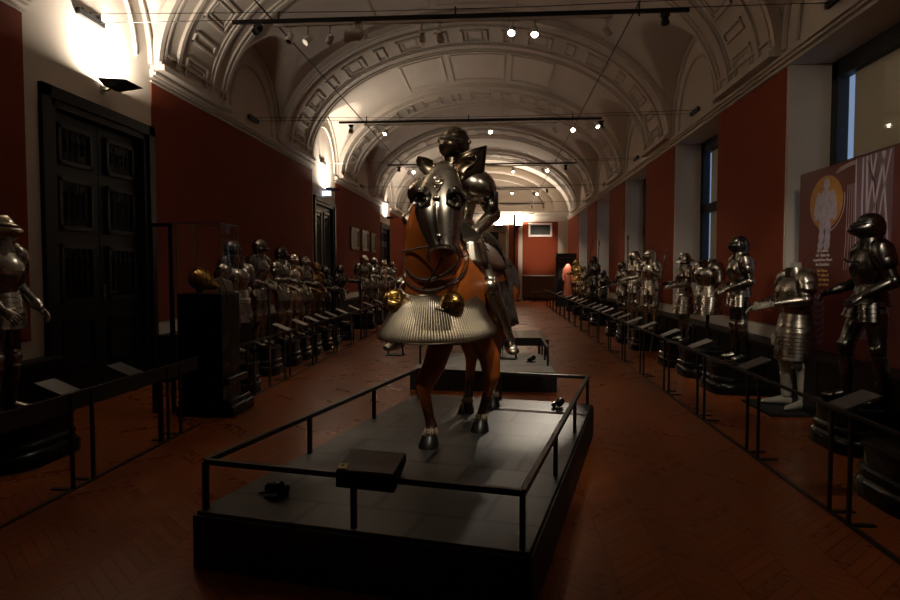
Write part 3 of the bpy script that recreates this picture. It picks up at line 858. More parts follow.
# ================================================================== THE HORSE
horse = thing('horse', 'walking chestnut horse figure in steel and gilt horse armour on the platform', 'horse', HO, HR)
def horse_body():
    bm = B()
    x0 = -.06
    def ring(c, ax1, r1, ax2, r2, n=24):
        return [V(c) + V(ax1) * r1 * math.cos(2 * PI * k / n) + V(ax2) * r2 * math.sin(2 * PI * k / n) for k in range(n)]
    X = (1, 0, 0)
    tor = [(-.19, 1.10, .06, .10), (-.17, 1.10, .14, .18), (-.10, 1.11, .21, .26), (.02, 1.14, .25, .32), (.25, 1.15, .265, .335), (.5, 1.12, .28, .33), (.8, 1.10, .29, .315), (1.05, 1.12, .28, .31), (1.25, 1.16, .275, .30), (1.45, 1.18, .24, .27), (1.58, 1.18, .17, .2), (1.63, 1.18, .06, .1)]
    loft(bm, [ring((x0 + .03 * y, y, z), X, rx, (0, 0, 1), rz) for y, z, rx, rz in tor])
    nk_ = [((x0 - .02, .18, 1.16), .22, .30), ((x0 - .025, .05, 1.32), .22, .29), ((x0 - .02, -.06, 1.48), .195, .25), ((x0 + .01, -.17, 1.66), .165, .215), ((x0 + .07, -.25, 1.82), .125, .17), ((x0 + .14, -.30, 1.92), .085, .11)]
    rg = []
    for i, (c, rx, rp) in enumerate(nk_):
        d = (V(nk_[min(i + 1, 5)][0]) - V(nk_[max(i - 1, 0)][0])).normalized(); p = d.cross(V((1, 0, 0))).normalized()
        rg.append(ring(c, X, rx, p, rp))
    loft(bm, rg)
    # head, turned a little and tucked in
    a = V((x0 + .155, -.28, 1.92)); b = V((x0 + .245, -.56, 1.40))
    d = (b - a).normalized(); s = V((math.cos(R(10)), math.sin(R(10)) * 1.0, 0)); s = (s - d * s.dot(d)).normalized(); p = d.cross(s).normalized()
    hr = []
    for t_, rx, ry, off in ((-.06, .055, .07, 0), (.05, .085, .11, .01), (.25, .095, .135, .02), (.42, .085, .130, .015), (.6, .065, .10, 0), (.8, .058, .078, -.005), (.93, .062, .074, 0), (1.02, .045, .055, 0), (1.05, .02, .03, 0)):
        c = a + (b - a) * t_ + p * off
        hr.append(ring(c, s, rx, p, ry))
    loft(bm, hr)
    # legs: joints with radii
    LEG = [[(-.10, .14, 1.02, .14), (-.05, .12, .78, .090), (-.09, .02, .58, .066), (-.145, -.045, .45, .058), (-.145, -.035, .38, .045), (-.12, .005, .20, .034), (-.10, .01, .13, .040), (-.10, -.035, .07, .038), (-.10, -.055, .035, .045)],
           [(.09, .18, 1.02, .12), (.17, .30, .80, .088), (.24, .42, .60, .068), (.245, .46, .46, .055), (.23, .49, .38, .043), (.16, .56, .20, .034), (.145, .57, .13, .040), (.14, .53, .075, .038), (.14, .515, .035, .045)],
           [(-.15, 1.32, 1.12, .18), (-.17, 1.16, .86, .12), (-.165, 1.30, .62, .07), (-.16, 1.38, .50, .055), (-.16, 1.35, .42, .046), (-.15, 1.24, .22, .036), (-.146, 1.20, .14, .042), (-.146, 1.15, .075, .038), (-.146, 1.135, .035, .047)],
           [(.10, 1.34, 1.12, .18), (.08, 1.22, .86, .12), (.03, 1.42, .62, .07), (.02, 1.52, .50, .055), (.02, 1.52, .42, .046), (.02, 1.54, .22, .036), (.02, 1.53, .14, .042), (.02, 1.48, .075, .038), (.02, 1.465, .035, .047)]]
    for lg in LEG:
        tube(bm, [q[:3] for q in lg], [q[3] * (1.12 if i < 2 else (1.28 if i < 4 else 1.14)) for i, q in enumerate(lg)], 14)
    me = bpy.data.meshes.new('horse_raw'); bm.to_mesh(me); bm.free()
    o = bpy.data.objects.new('horse_raw', me); C.objects.link(o)
    r = o.modifiers.new('r', 'REMESH'); r.mode = 'VOXEL'; r.voxel_size = .013
    s_ = o.modifiers.new('s', 'SMOOTH'); s_.iterations = 9; s_.factor = .6
    dg = bpy.context.evaluated_depsgraph_get(); dg.update()
    me2 = bpy.data.meshes.new_from_object(o.evaluated_get(dg)); bpy.data.objects.remove(o)
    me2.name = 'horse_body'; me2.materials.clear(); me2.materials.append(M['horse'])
    for p_ in me2.polygons: p_.use_smooth = True
    o = bpy.data.objects.new('horse_body', me2); C.objects.link(o); o.parent = horse
    return LEG
LEG = horse_body()
for lg in LEG:
    x, y, z = lg[-1][:3]
    bm = B()
    rings = []
    for zz, r_, dy in ((.0, .074, -.018), (.01, .074, -.016), (.055, .062, -.0), (.085, .052, .012)):
        rings.append([V((x + r_ * math.cos(2 * PI * k / 18), y + dy + r_ * 1.1 * math.sin(2 * PI * k / 18), zz)) for k in range(18)])
    loft(bm, rings); obj('hoof', bm, 'hoof', horse)
    bm = B()
    for k in range(16):
        a = -PI * .75 + PI * 1.1 * k / 15 + random.uniform(-.1, .1); c = V((x + .044 * math.cos(a), y + .02 + .044 * math.sin(a), .135))
        tube(bm, [c, c + V((.014 * math.cos(a), .014 * math.sin(a), -.03)), c + V((.008 * math.cos(a) + random.uniform(-.008, .008), .008 * math.sin(a), -.05))], [.005, .004, .001], 5)
    obj('fetlock_hair', bm, 'palehair', horse)
bm = B()
for k in range(46):
    a = random.uniform(-1, 1) * .05; b_ = random.uniform(-.03, .05)
    tube(bm, [(a * .4, 1.60, 1.34), (a, 1.74 + b_, 1.22), (a * 1.6, 1.80 + b_, .9), (a * 1.8, 1.76 + b_, random.uniform(.35, .55))], [.012, .014, .012, .002], 5)
obj('tail', bm, 'hair', horse)

X0 = -.06
# shaffron (face plate)
def shaffron():
    sh = None
    bm = B()
    # stations: centre, half width, depth of the curve; s axis turned toward the camera
    s = V((math.cos(R(11)), -math.sin(R(-11)) * 0 + math.sin(R(11)), 0)).normalized()
    st = [((0.110, -.36, 2.01), .065, .05), ((0.115, -.43, 1.965), .105, .085), ((0.120, -.495, 1.89), .138, .12), ((0.130, -.555, 1.80), .158, .145), ((0.137, -.595, 1.72), .158, .15), ((0.145, -.62, 1.65), .146, .145), ((0.155, -.632, 1.58), .130, .13), ((0.167, -.638, 1.51), .110, .115), ((0.180, -.638, 1.455), .096, .105), ((0.185, -.655, 1.43), .102, .11)]
    rings = []
    for i, (c, hw_, dp) in enumerate(st):
        c = V(c) ; d = (V(st[min(i + 1, len(st) - 1)][0]) - V(st[max(i - 1, 0)][0])).normalized(); p = s.cross(d).normalized()
        if p.y > 0: p = -p
        rg = []
        for k in range(41):
            th = R(-112 + 224 * k / 40)
            ridge = .016 * math.exp(-(th / .10) ** 2) * (1 if 3 < i < 9 else 0)
            # embossed cheeks / nostril scrolls
            em = .014 * math.exp(-((abs(th) - .55) / .20) ** 2) * (1 if i in (5, 7) else 0) - (.008 * math.exp(-((abs(th) - .5) / .2) ** 2) if i in (6,) else 0)
            rg.append(c + s * hw_ * math.sin(th) + p * (dp * (math.cos(th) - 1) + ridge + em))
        rings.append(rg)
    loft(bm, rings, closed=False)
    sf = obj('shaffron', bm, 'bright', horse, smooth=60, solid=.005)
    # rolled nose edge
    bm = B(); tube(bm, rings[-1], .007, 6); obj('nose_rim', bm, 'bright', sf)
    # eye guards: cupped flanges
    for q in (-1, 1):
        bm = B(); c = V((0.137, -.575, 1.735)) + s * q * .112; rg = []
        out = (s * q * .55 + V((0, -.80, -.02))).normalized(); a1 = V((0, 0, 1)); a1 = (a1 - out * a1.dot(out)).normalized(); a2 = out.cross(a1)
        for r1, r2, e in ((0.107, .060, -.03), (.056, .064, .0), (.060, .070, .012), (.055, .064, .012), (.048, .056, .0), (.042, .05, -.03)):
            rg.append([c + a1 * r1 * .85 * math.cos(2 * PI * k / 24) + a2 * r2 * math.sin(2 * PI * k / 24) + out * e for k in range(24)])
        loft(bm, rg, cap=False); obj('eye_guard', bm, 'dark', sf)
        bm = B(); sphere(bm, c - out * .045, .036, n=16, m=10); obj('eye', bm, 'black', sf)
        # ear guard
        bm = B(); rg = []
        base = V((0.110, -.33, 1.93)) + s * q * .105
        for t_, r_, dx, arc in ((0, .034, 0, 150), (.25, .055, .010, 140), (.5, .064, .022, 120), (.75, .056, .040, 95), (.92, .034, .062, 70), (1, .008, .085, 30)):
            rg.append([base + s * q * dx + V((0, .01 * t_, .125 * t_)) + (s * math.sin(R(-arc + 2 * arc * k / 16) ) + V((0, 1, 0)) * math.cos(R(-arc + 2 * arc * k / 16))) * r_ for k in range(17)])
        loft(bm, rg, closed=False); obj('ear_guard', bm, 'brownsteel', sf, solid=.003)
    # heraldic boss on the brow and rivets
    bm = B(); c = V((0.123, -.535, 1.855)); nrm = V((0.055, -.72, .62)).normalized(); a1 = s; a2 = nrm.cross(a1).normalized()
    MM = Matrix((a1, a2, nrm)).transposed()
    sphere(bm, c + nrm * .006, .024, .024, .012, 16, 8, MM)
    tube(bm, [c + nrm * .008 + a1 * .036 * math.cos(2 * PI * k / 20) + a2 * .036 * math.sin(2 * PI * k / 20) for k in range(21)], .005, 6)
    lo = -a2 if (-a2).z < a2.z else a2
    for q in (-1, 1): tube(bm, [c + lo * .034 + a1 * q * .018, c + lo * .058 + a1 * q * .016 + nrm * .004, c + lo * .085], [.006, .006, .003], 6)
    sphere(bm, c - lo * .055, .012, .022, .008, 12, 6, MM)
    obj('brow_emblem', bm, 'bright', sf)
    for q in (-1, 1):
        for cc in ((0.085, -.50, 1.885), (.06, -.60, 1.80)):
            obj('rivet', sphere(B(), V((0.130, cc[1] + .02, cc[2])) + s * q * (.05 + cc[0]), .011, n=10, m=6), 'bright', sf)
    bm = B(); tube(bm, [V(c_) + V((0, -.012, 0)) for c_, h_, d_ in st[4:9]], [.010, .010, .008, .008, .004], 8); sphere(bm, V(st[4][0]) + V((0, -.018, .02)), .028, .015, .02, 14, 8); sphere(bm, V(st[7][0]) + V((0, -.02, -.01)), .022, .014, .018, 14, 8); obj('nasal_ridge', bm, 'bright', sf)
    return s
sface = shaffron()
# bit, bridle and reins
bm = B(); a = V((.17, -.52, 1.45)); tube(bm, [a + V((-.085, 0, 0)), a + V((.085, 0, 0))], .008, 6); obj('bit', bm, 'steel', horse)
bm = B(); tube(bm, [(.17, -.50, 1.42), (X0 + .12, -.42, 1.28), (X0 + .02, -.36, 1.16)], .008, 6); obj('chest_strap', bm, 'leather', horse)
bm = B(); tube(bm, [(.25, -.52, 1.45), (.19, -.2, 1.38), (.14, .15, 1.40), (.04, .36, 1.50)], .008, 6, front=V((0, 0, 1))); tube(bm, [(.085, -.52, 1.45), (-.24, -.22, 1.42), (-.31, .12, 1.46), (-.24, .34, 1.52)], .008, 6, front=V((0, 0, 1))); obj('rein', bm, 'leather', horse)
# crinet: overlapping neck lames along the crest with bright edges
def neck_pt(u, th, grow):
    stn = [((X0 - .02, .13, 1.24), .22, .29), ((X0 - .02, .02, 1.38), .212, .275), ((X0 - .015, -.07, 1.50), .192, .245), ((X0 + .01, -.16, 1.65), .167, .215), ((X0 + .07, -.24, 1.81), .130, .175), ((X0 + .13, -.29, 1.90), .10, .13)]
    i = min(4, int(u * 5)); f = u * 5 - i
    a, b = stn[i], stn[i + 1]
    c = V(a[0]).lerp(V(b[0]), f); rx = a[1] + (b[1] - a[1]) * f + grow; rp = a[2] + (b[2] - a[2]) * f + grow
    d = (V(b[0]) - V(a[0])).normalized(); p = V((1, 0, 0)).cross(d).normalized()       # towards the crest
    if p.y < 0: p = -p
    return c + V((1, 0, 0)) * rx * math.sin(th) + p * rp * math.cos(th)
for k in range(7):
    u0, u1 = .16 + k * .12, .16 + (k + 1) * .12 + .02
    rings = []
    for j in range(4):
        u = u0 + (u1 - u0) * j / 3
        rings.append([neck_pt(min(u, .999), R(-50 + 100 * q / 24), .016 + .010 * (1 - j / 3)) for q in range(25)])
    bm = B(); loft(bm, rings, closed=False); cl = obj('crinet_plate', bm, 'dark', horse, smooth=45, solid=.003)
    bm = B(); tube(bm, rings[0], .0045, 6); obj('bright_edge', bm, 'bright', cl)
# two throat straps that swing under the neck with bright rims
def throat(c, rx, rz, tilt, name, m):
    pts = []
    for q in range(33):
        th = R(-100 + 200 * q / 32)
        pts.append(V(c) + V((rx * math.sin(th), -rz * math.cos(th) * .55, -rz * math.cos(th) * tilt)))
    return pts
for c, rx, rz, ti in (((X0 - .01, -.04, 1.42), .215, .34, .62), ((X0 - .01, -.0, 1.33), .245, .36, .55)):
    pts = throat(c, rx, rz, ti, '', '')
    bm = B(); rings = [[p for p in pts], [p + V((0, .003, .012)) for p in pts], [p + V((0, .008, .026)) for p in pts]]
    loft(bm, rings, closed=False); st_ = obj('throat_strap', bm, 'leather', horse, solid=.005)
    bm = B(); tube(bm, pts, .0055, 6); obj('bright_edge', bm, 'bright', st_)

# peytral: fluted steel breast defence
def peytral():
    cx, cy = X0 - .045, .16
    bm = B(); rings = []
    prof = [(1.14, .262, .37), (1.13, .268, .378), (1.08, .286, .40), (1.02, .312, .428), (.97, .336, .45), (.925, .360, .472), (.885, .383, .492), (.85, .405, .508), (.82, .424, .522), (.80, .432, .528), (.788, .430, .526)]
    NF = 672
    for i, (z, rx, ry) in enumerate(prof):
        amp = 0 if i < 3 else min(1, (i - 2) / 3) *   .0062
        rg = []
        for k in range(NF + 1):
            th = R(-118 + 236 * k / NF)
            q = amp * math.cos(k * 2 * PI / 8)
            zz = z + .035 * max(0, abs(th) - 1.0) * (1.12 - z) * 2
            zz += .05 * (1 - math.cos(th)) * (1.1 if z > 1.05 else (.7 if z > .95 else .35)) - (.03 * math.cos(th) ** 2 if z > 1.1 else 0)
            rg.append(V((cx + (rx + q) * math.sin(th), cy - (ry + q) * math.cos(th), zz)))
        rings.append(rg)
    loft(bm, rings, closed=False)
    p = obj('peytral', bm, 'peysteel', horse, smooth=70, solid=.004)
    for r_, rad in ((rings[-1], .0065), (rings[0], .008)):
        rr = r_[::8]
        bm = B(); tube(bm, rr, rad, 8); obj('roped_rim', bm, 'bright' if rad < .0055 else 'brownsteel', p)
    # bosses
    for th, z in ((-43, 1.05), (43, 1.04)):
        a = R(th); o = V((math.sin(a), -math.cos(a), .18)).normalized()
        c = V((cx + .315 * math.sin(a), cy - .44 * math.cos(a), z + .02))
        s, f, w = frame(o, V((0, 0, 1)))
        bm = B(); rings2 = []
        for t_, rr in ((-.02, .082), (.0, .084), (.008, .076), (.02, .074), (.045, .066), (.07, .05), (.085, .03), (.092, .012), (.094, .003)):
            rings2.append([c + o * t_ + (s * math.cos(2 * PI * k / 48) + f * math.sin(2 * PI * k / 48)) * rr * (1 + (.05 * math.cos(PI * k) if .01 < t_ < .09 else 0)) for k in range(48)])
        loft(bm, rings2); obj('boss', bm, 'gilt', p, smooth=30)
        bm = B(); tube(bm, [c + o * .004 + (s * math.cos(2 * PI * k / 24) + f * math.sin(2 * PI * k / 24)) * .085 for k in range(25)], .007, 6); obj('boss_rim', bm, 'gilt', p)
M['peysteel'] = mat('fluted_steel', (.52, .45, .34), .33, 1, var=.06, scale=12, rvar=.03)
peytral()
# flanchards (side plates) and crupper over the rump
for q in (-1, 1):
    bm = B(); rings = []
    for i in range(8):
        z = 1.20 - i * .055
        rings.append([V((X0 + .02 + q * (.285 + .012 * i + .0 * k), .42 + k * .066, z)) for k in range(12)])
    loft(bm, rings, closed=False); obj('flanchard', bm, 'dark', horse, solid=.004)
bm = B(); rings = []
for i in range(12):
    y = .98 + i * .062; g = max(0, i - 7) * .0
    rx = .298 + .0 * i - (max(0, i - 9) ** 2) * .012; rz = .355 - (max(0, i - 8) ** 2) * .006
    rings.append([V((X0 + .01 + rx * math.sin(R(t_)) * (1 + .05 * abs(math.sin(R(t_)))), y, 1.13 + rz * math.cos(R(t_)))) for t_ in range(-104, 105, 8)])
loft(bm, rings, closed=False)
cr = obj('crupper', bm, 'steel', horse, smooth=60, solid=.004)
bm = B(); tube(bm, [r_[0] for r_ in rings], .012, 8); tube(bm, [r_[-1] for r_ in rings], .012, 8); tube(bm, rings[-1], .014, 8); obj('gilt_edge', bm, 'gilt', cr)
bm = B()
for k in range(3): tube(bm, [r_[6 + 7 * k] + V((0, 0, .004)) for r_ in rings], .008, 6)
obj('ridge', bm, 'bright', cr)
# saddle with steel bow and cantle, stirrup straps and stirrups
bm = B(); rings = []
for y, z, w_ in ((.38, 1.50, .14), (.45, 1.505, .21), (.6, 1.475, .24), (.8, 1.465, .25), (.92, 1.50, .24), (.98, 1.55, .2)):
    rings.append([V((X0 + .01 + w_ * 1.25 * math.sin(R(t_)), y, z - .30 + .32 * math.cos(R(t_)))) for t_ in range(-70, 71, 10)])
loft(bm, rings, closed=False); sd = obj('saddle', bm, 'leather', horse, solid=.03)
for y, zt in ((.36, 1.72), (.99, 1.70)):
    bm = B(); rings = []
    for t_ in range(-75, 76, 6):
        a = R(t_); ri = .27; ro = .30 + (.12 * math.cos(a) ** 2 if y < .5 else .10 * math.cos(a) ** 2)
        rings.append([V((X0 + .01 + ri * math.sin(a), y - .01, 1.21 + ri * 1.1 * math.cos(a))), V((X0 + .01 + ro * math.sin(a), y - .03 * (1 if y < .5 else -1), 1.21 + ro * 1.12 * math.cos(a))), V((X0 + .01 + ro * math.sin(a), y + .005, 1.21 + ro * 1.12 * math.cos(a))), V((X0 + .01 + ri * math.sin(a), y + .015, 1.21 + ri * 1.1 * math.cos(a)))])
    loft(bm, rings); obj('saddle_steel', bm, 'steel', sd, smooth=45)
for q, ft in ((1, (.37, .48, .60)), (-1, (-.55, .42, .60))):
    f_ = V(ft)
    bm = B(); tube(bm, [(X0 + q * .29, .6, 1.30), (X0 + q * .33, .55, 1.0), f_ + V((0, 0, .15))], .012, 6); obj('stirrup_strap', bm, 'leather', horse)
    bm = B(); tube(bm, [f_ + V((-.065, 0, .0)), f_ + V((-.06, 0, .07)), f_ + V((-.02, 0, .145)), f_ + V((.02, 0, .145)), f_ + V((.06, 0, .07)), f_ + V((.065, 0, 0))], .008, 8, front=V((0, 1, 0)))
    box(bm, f_.x - .07, f_.x + .07, f_.y - .045, f_.y + .045, f_.z - .008, f_.z + .004); obj('stirrup', bm, 'iron', horse)

# ------------------------------------------------------------------ the mounted armour
rider = thing('mounted_armour', 'bright steel suit of armour seated on the horse with a dark tilt plate', 'armour', HO, HR)
RJ = dict(pel=(-.13, .72, 1.60), waist=(-.14, .72, 1.68), neck=(-.15, .72, 2.08), head=(-.125, .69, 2.32), hf=(.06, -1, -.02),
          sh=[(-.36, .72, 1.96), (.06, .72, 2.0)], el=[(-.50, .62, 1.72), (.205, .66, 1.74)], wr=[(-.33, .40, 1.60), (.08, .42, 1.55)],
          hp=[(-.24, .66, 1.54), (.0, .66, 1.54)], kn=[(-.44, .36, 1.17), (.245, .38, 1.17)], an=[(-.55, .52, .73), (.37, .56, .73)],
          toe=[(-.60, .36, .665), (.43, .40, .665)], front=(0, -1, 0))
armour(rider, RJ, m='bright', helm='close', mhelm='brownsteel', skirt='tasset', bulk=1.08, hsz=1.12)
# enlarge shoulders: reinforcing pauldron on the right of the picture with a roundel
bm = B(); sphere(bm, (.055, .63, 1.975), .190, .145, .140, 28, 16, Matrix.Rotation(R(22), 3, 'Y')); obj('shoulder_reinforce', bm, 'bright', rider)
bm = B(); sphere(bm, (-.40, .68, 1.95), .14, .12, .115, 24, 14, Matrix.Rotation(R(-25), 3, 'Y')); obj('shoulder_reinforce', bm, 'bright', rider)
bm = B(); sphere(bm, (.205, .60, 1.80), .055, .055, .07, 16, 10); obj('elbow_wing', bm, 'dark', rider)
# tilt plate (grandguard) leaning out to the right
bm = B(); rings = []
for i in range(7):
    u = i / 6
    a_ = V((-.115, .50, 1.95)).lerp(V((-.075, .47, 2.17)), u); b_ = V((.155, .56, 2.07)).lerp(V((.175, .56, 2.275)), u)
    rings.append([a_.lerp(b_, k / 12) + V((0, -.05 * math.sin(PI * k / 12), 0)) for k in range(13)])
loft(bm, rings, closed=False); gp = obj('tilt_plate', bm, 'brownsteel', rider, smooth=50, solid=.006)
bm = B(); tube(bm, rings[-1] + [r_[-1] for r_ in rings[::-1]], .005, 6, front=V((0, 1, 0))); obj('plate_rim', bm, 'brownsteel', gp)
bm = B(); seg(bm, (-.13, .66, 2.05), (-.125, .66, 2.20), [(0, .125, .13), (.4, .11, .12), (1, .095, .11)], n=28, cap=False); obj('neck_plate', bm, 'brownsteel', rider)
# upright fin on the right elbow
bm = B(); rr = [[V((.245, .60 + .05 * k, z)) for k in (-1, 1)] for z in (1.78,)]; box(bm, .238, .246, .56, .68, 1.78, 1.92); obj('elbow_fin', bm, 'dark', rider, bevel=.003)
# reins bunched in the gauntlets, gilt tassets fan
bm = B(); rings = []
for i in range(6):
    u = i / 5
    rings.append([V((.10 + .08 * math.sin(R(t_)) * (1 + u * .8), .36 - .10 * math.cos(R(t_)) * (1 + u * .5), 1.53 - .20 * u)) for t_ in range(-80, 81, 10)])
loft(bm, rings, closed=False); obj('fluted_guard', bm, 'bright', rider, smooth=10, solid=.004)

# ================================================================== LIGHT TRACKS
TR = [(2.35, -3.1, 2.1), (7.62, -3.10, 2.13), (12.85, -3.11, 1.99), (18.1, -3.04, 2.15), (23.4, -2.75, 2.06), (28.9, -3.0, 2.07), (34.0, -2.6, 1.9)]
ORD = ['track bar overhead before the first one in view', 'nearest black track bar hung across the hall', 'second black track bar from the front', 'third black track bar from the front', 'fourth black track bar from the front', 'fifth black track bar from the front', 'farthest black track bar, close to the end wall']
for (y, x0, x1), lb in zip(TR, ORD):
    t = thing('lighting_track', lb + (' above the horse' if y < 10 else ' on cables'), 'lighting track', (CX, y, 4.5), 0, 'lighting tracks across the vault')
    z = .02
    obj('track_bar', bx(x0 - CX, x1 - CX, -.022, .022, -.02, .02), 'blackmatt', t, smooth=0)
    obj('white_power_rail', bx(x0 + .5 - CX, x1 - .85 - CX, -.05, -.015, -.075, -.045), 'white', t, smooth=0)
    for k in range(3): obj('hanger', bx(x0 + .55 + (x1 - x0 - 1.1) * k / 2 - CX - .008, x0 + .55 + (x1 - x0 - 1.1) * k / 2 - CX + .008, -.008, .008, -.05, .11), 'blackmatt', t, smooth=0)
    for dy in (-.14, .14):
        obj('cable', tube(B(), [(XL - CX + .05, dy, .09), (-1, dy * .6, .05), (1, dy * .6, .05), (XR - CX - .05, dy, .09)], .0045, 5, front=V((0, 1, 0))), 'iron' if y > 3 else 'iron', t)
    for sx, xx in ((1, XL - CX), (-1, XR - CX)):
        a, b = sorted((xx, xx + sx * .05)); bm = B(); box(bm, a, b, -.25, .25, .06, .13)
        for q in (-.15, 0, .15): seg(bm, (xx + sx * .02, q, .13), (xx + sx * .02, q, .16), [(0, .014, .014), (1, .014, .014)], n=8)
        obj('wall_anchor', bm, 'blackmatt', t, smooth=0)
for x, nm in ((1.67, 'black steel cable running down the hall on the right of the tracks'), (-2.85, 'black steel cable running down the hall on the left of the tracks')):
    tag(obj('suspension_cable', tube(B(), [(x, Y0 + .02, 4.78), (x, 16, 4.76), (x, Y1 - .02, 4.78)], .011, 6), 'iron'), nm, 'cable')

def track_spot(loc, target, label, white=True, lit=True, big=False, energy=0, ang=40):
    loc = V(loc)
    t = thing('track_spotlight', label, 'spotlight', loc, 0, 'spotlights on the tracks')
    d = (V(target) - loc).normalized()
    m = 'white' if white else 'blackmatt'
    zt = 4.455 - loc.z
    obj('arm', tube(B(), [(0, 0, zt), (0, 0, .055)], .011, 8), m, t)
    obj('adapter', bx(-.05, .05, -.022, .022, zt - .03, zt), m, t, smooth=0)
    k = 1.7 if big else 1
    a, b = -d * .055 * k, d * .060 * k
    fr = V((0, 0, 1)) if abs(d.z) < .9 else V((0, 1, 0))
    bm = B(); seg(bm, a, b, [(0, .020 * k, .020 * k), (.08, .036 * k, .036 * k), (.7, .040 * k, .040 * k), (.72, .046 * k, .046 * k), (1, .046 * k, .046 * k), (.99, .040 * k, .040 * k), (.86, .036 * k, .036 * k)], fr, 18)
    hd = obj('lamp_head', bm, m, t)
    bm = B(); seg(bm, b - d * .014, b - d * .010, [(0, .036 * k, .036 * k), (1, .036 * k, .036 * k)], fr, 18); obj('lens', bm, ('glow' if lit == 2 else 'glowdim') if lit else 'dark', hd, smooth=0)
    if big:
        bm = B()
        for i in range(4): seg(bm, a - d * (.01 + .018 * i), a - d * (.016 + .018 * i), [(0, .05, .05), (1, .05, .05)], fr, 14)
        obj('cooling_fins', bm, m, hd)
        obj('ballast_box', bx(.02, .10, -.03, .03, -.02, zt), m, t, smooth=0)
    if energy:
        sp_ = spot((0, 0, 0), (0, 0, -1), energy, ang); sp_.parent = t
        sp_.location = b + d * .02; sp_.rotation_euler = d.to_track_quat('-Z', 'Y').to_euler()
    return t
tracks = {2: 'the overhead track behind the viewer', 7: 'the nearest track', 12: 'the second track', 18: 'the third track', 23: 'the fourth track', 28: 'the fifth track', 4: 'a small arm over the right barrier'}
LAB = {}
import collections
byt = collections.defaultdict(list)
for s_ in SPOTS: byt[int(s_[0][1])].append(s_)
ordn = ['leftmost', 'second from left', 'third from left', 'fourth from left', 'fifth from left', 'sixth from left', 'seventh from left', 'eighth from left', 'ninth from left', 'tenth from left']
for k, lst in byt.items():
    lst.sort(key=lambda q: q[0][0])
    for i, (a, b, w, ang) in enumerate(lst):
        track_spot(a, b, '%s lit white spotlight on %s' % (ordn[i], tracks.get(k, 'a track')), True, 2 if (k == 7 and a[0] in (0.16, 0.42, 1.22)) or k > 7 else 1, False, w, ang)
# unlit or turned away heads the photograph shows
track_spot((-2.79, 7.6, 4.40), (-3.5, 6, 3), 'black spotlight at the left end of the nearest track', False, False)
track_spot((1.86, 7.6, 4.40), (2.4, 9, 3), 'black spotlight at the right end of the nearest track', False, False)
track_spot((-2.41, 7.6, 4.30), (-2.6, 7.3, 3.5), 'white spotlight pointing down near the left end of the nearest track', True, False)
track_spot((-1.66, 7.6, 4.31), (-2.6, 7.5, 4.25), 'large white projector lamp with cooling fins on the nearest track', True, False, True)
track_spot((-2.87, 12.85, 4.37), (-2.9, 12.8, 3), 'black spotlight at the left end of the second track', False, False)
track_spot((1.98, 12.85, 4.38), (2.0, 12.8, 3), 'black spotlight at the right end of the second track', False, False)
track_spot((-2.71, 18.1, 4.38), (-2.7, 18.0, 3), 'black spotlight at the left end of the third track', False, False)
track_spot((1.85, 18.1, 4.38), (1.9, 18.0, 3), 'black spotlight at the right end of the third track', False, False)
track_spot((1.75, 23.4, 4.38), (1.8, 23.3, 3), 'black spotlight at the right end of the fourth track', False, False)
# lamps the camera looks into
for (x, y, z, lb) in ((-2.43, 18.15, 4.3, 'bright spotlight glaring at the left of the third track'), (1.24, 18.15, 4.31, 'bright spotlight glaring at the right of the third track'), (1.29, 23.5, 4.28, 'bright spotlight glaring on the fourth track')):
    track_spot((x + .12, y, z), (x * .4, 5.5, 2.2), lb, True, 2)

# wall sconces
for i, (y, lb) in enumerate(((7.85, 'black wedge wall lamp shining up over the nearest dark door'), (18.3, 'black wedge wall lamp shining up over the middle door with the exit sign'), (28.3, 'black wedge wall lamp shining up over the farthest left door'))):
    t = thing('wall_sconce', lb, 'wall lamp', (XL, y, 3.86), 0, 'uplights over the doors')
    bm = B()
    # open trough: narrow bottom, wide top
    o = [[V((.10, -.10, -.03)), V((.16, -.10, -.05)), V((.16, .10, -.05)), V((.10, .10, -.03))],
         [V((.06, -.22, .05)), V((.42, -.20, .02)), V((.42, .20, .02)), V((.06, .22, .05))],
         [V((.075, -.20, .05)), V((.40, -.185, .02)), V((.40, .185, .02)), V((.075, .20, .05))],
         [V((.11, -.09, -.02)), V((.15, -.09, -.035)), V((.15, .09, -.035)), V((.11, .09, -.02))]]
    loft(bm, o); obj('lamp_shade', bm, 'blackmatt', t, smooth=0)
    obj('bracket', tube(B(), [(0, 0, -.05), (.07, 0, -.05), (.12, 0, -.02)], .018, 8), 'steel', t)
    obj('wall_plate', bx(0, .02, -.04, .04, -.10, 0), 'steel', t, smooth=0)
    obj('lamp_tube', tube(B(), [(.20, -.12, .022), (.20, .12, .022)], .012, 8), 'glow', t)
t = thing('exit_sign', 'small lit bluish white sign box over the middle door', 'sign', (XL + .14, 18.0, 3.66))
obj('sign_face', bx(-.12, .12, -.02, .02, 0, .13), 'sign', t, smooth=0)
obj('mounting', bx(-.14, -.10, -.015, .015, .04, .08), 'blackmatt', t, smooth=0)
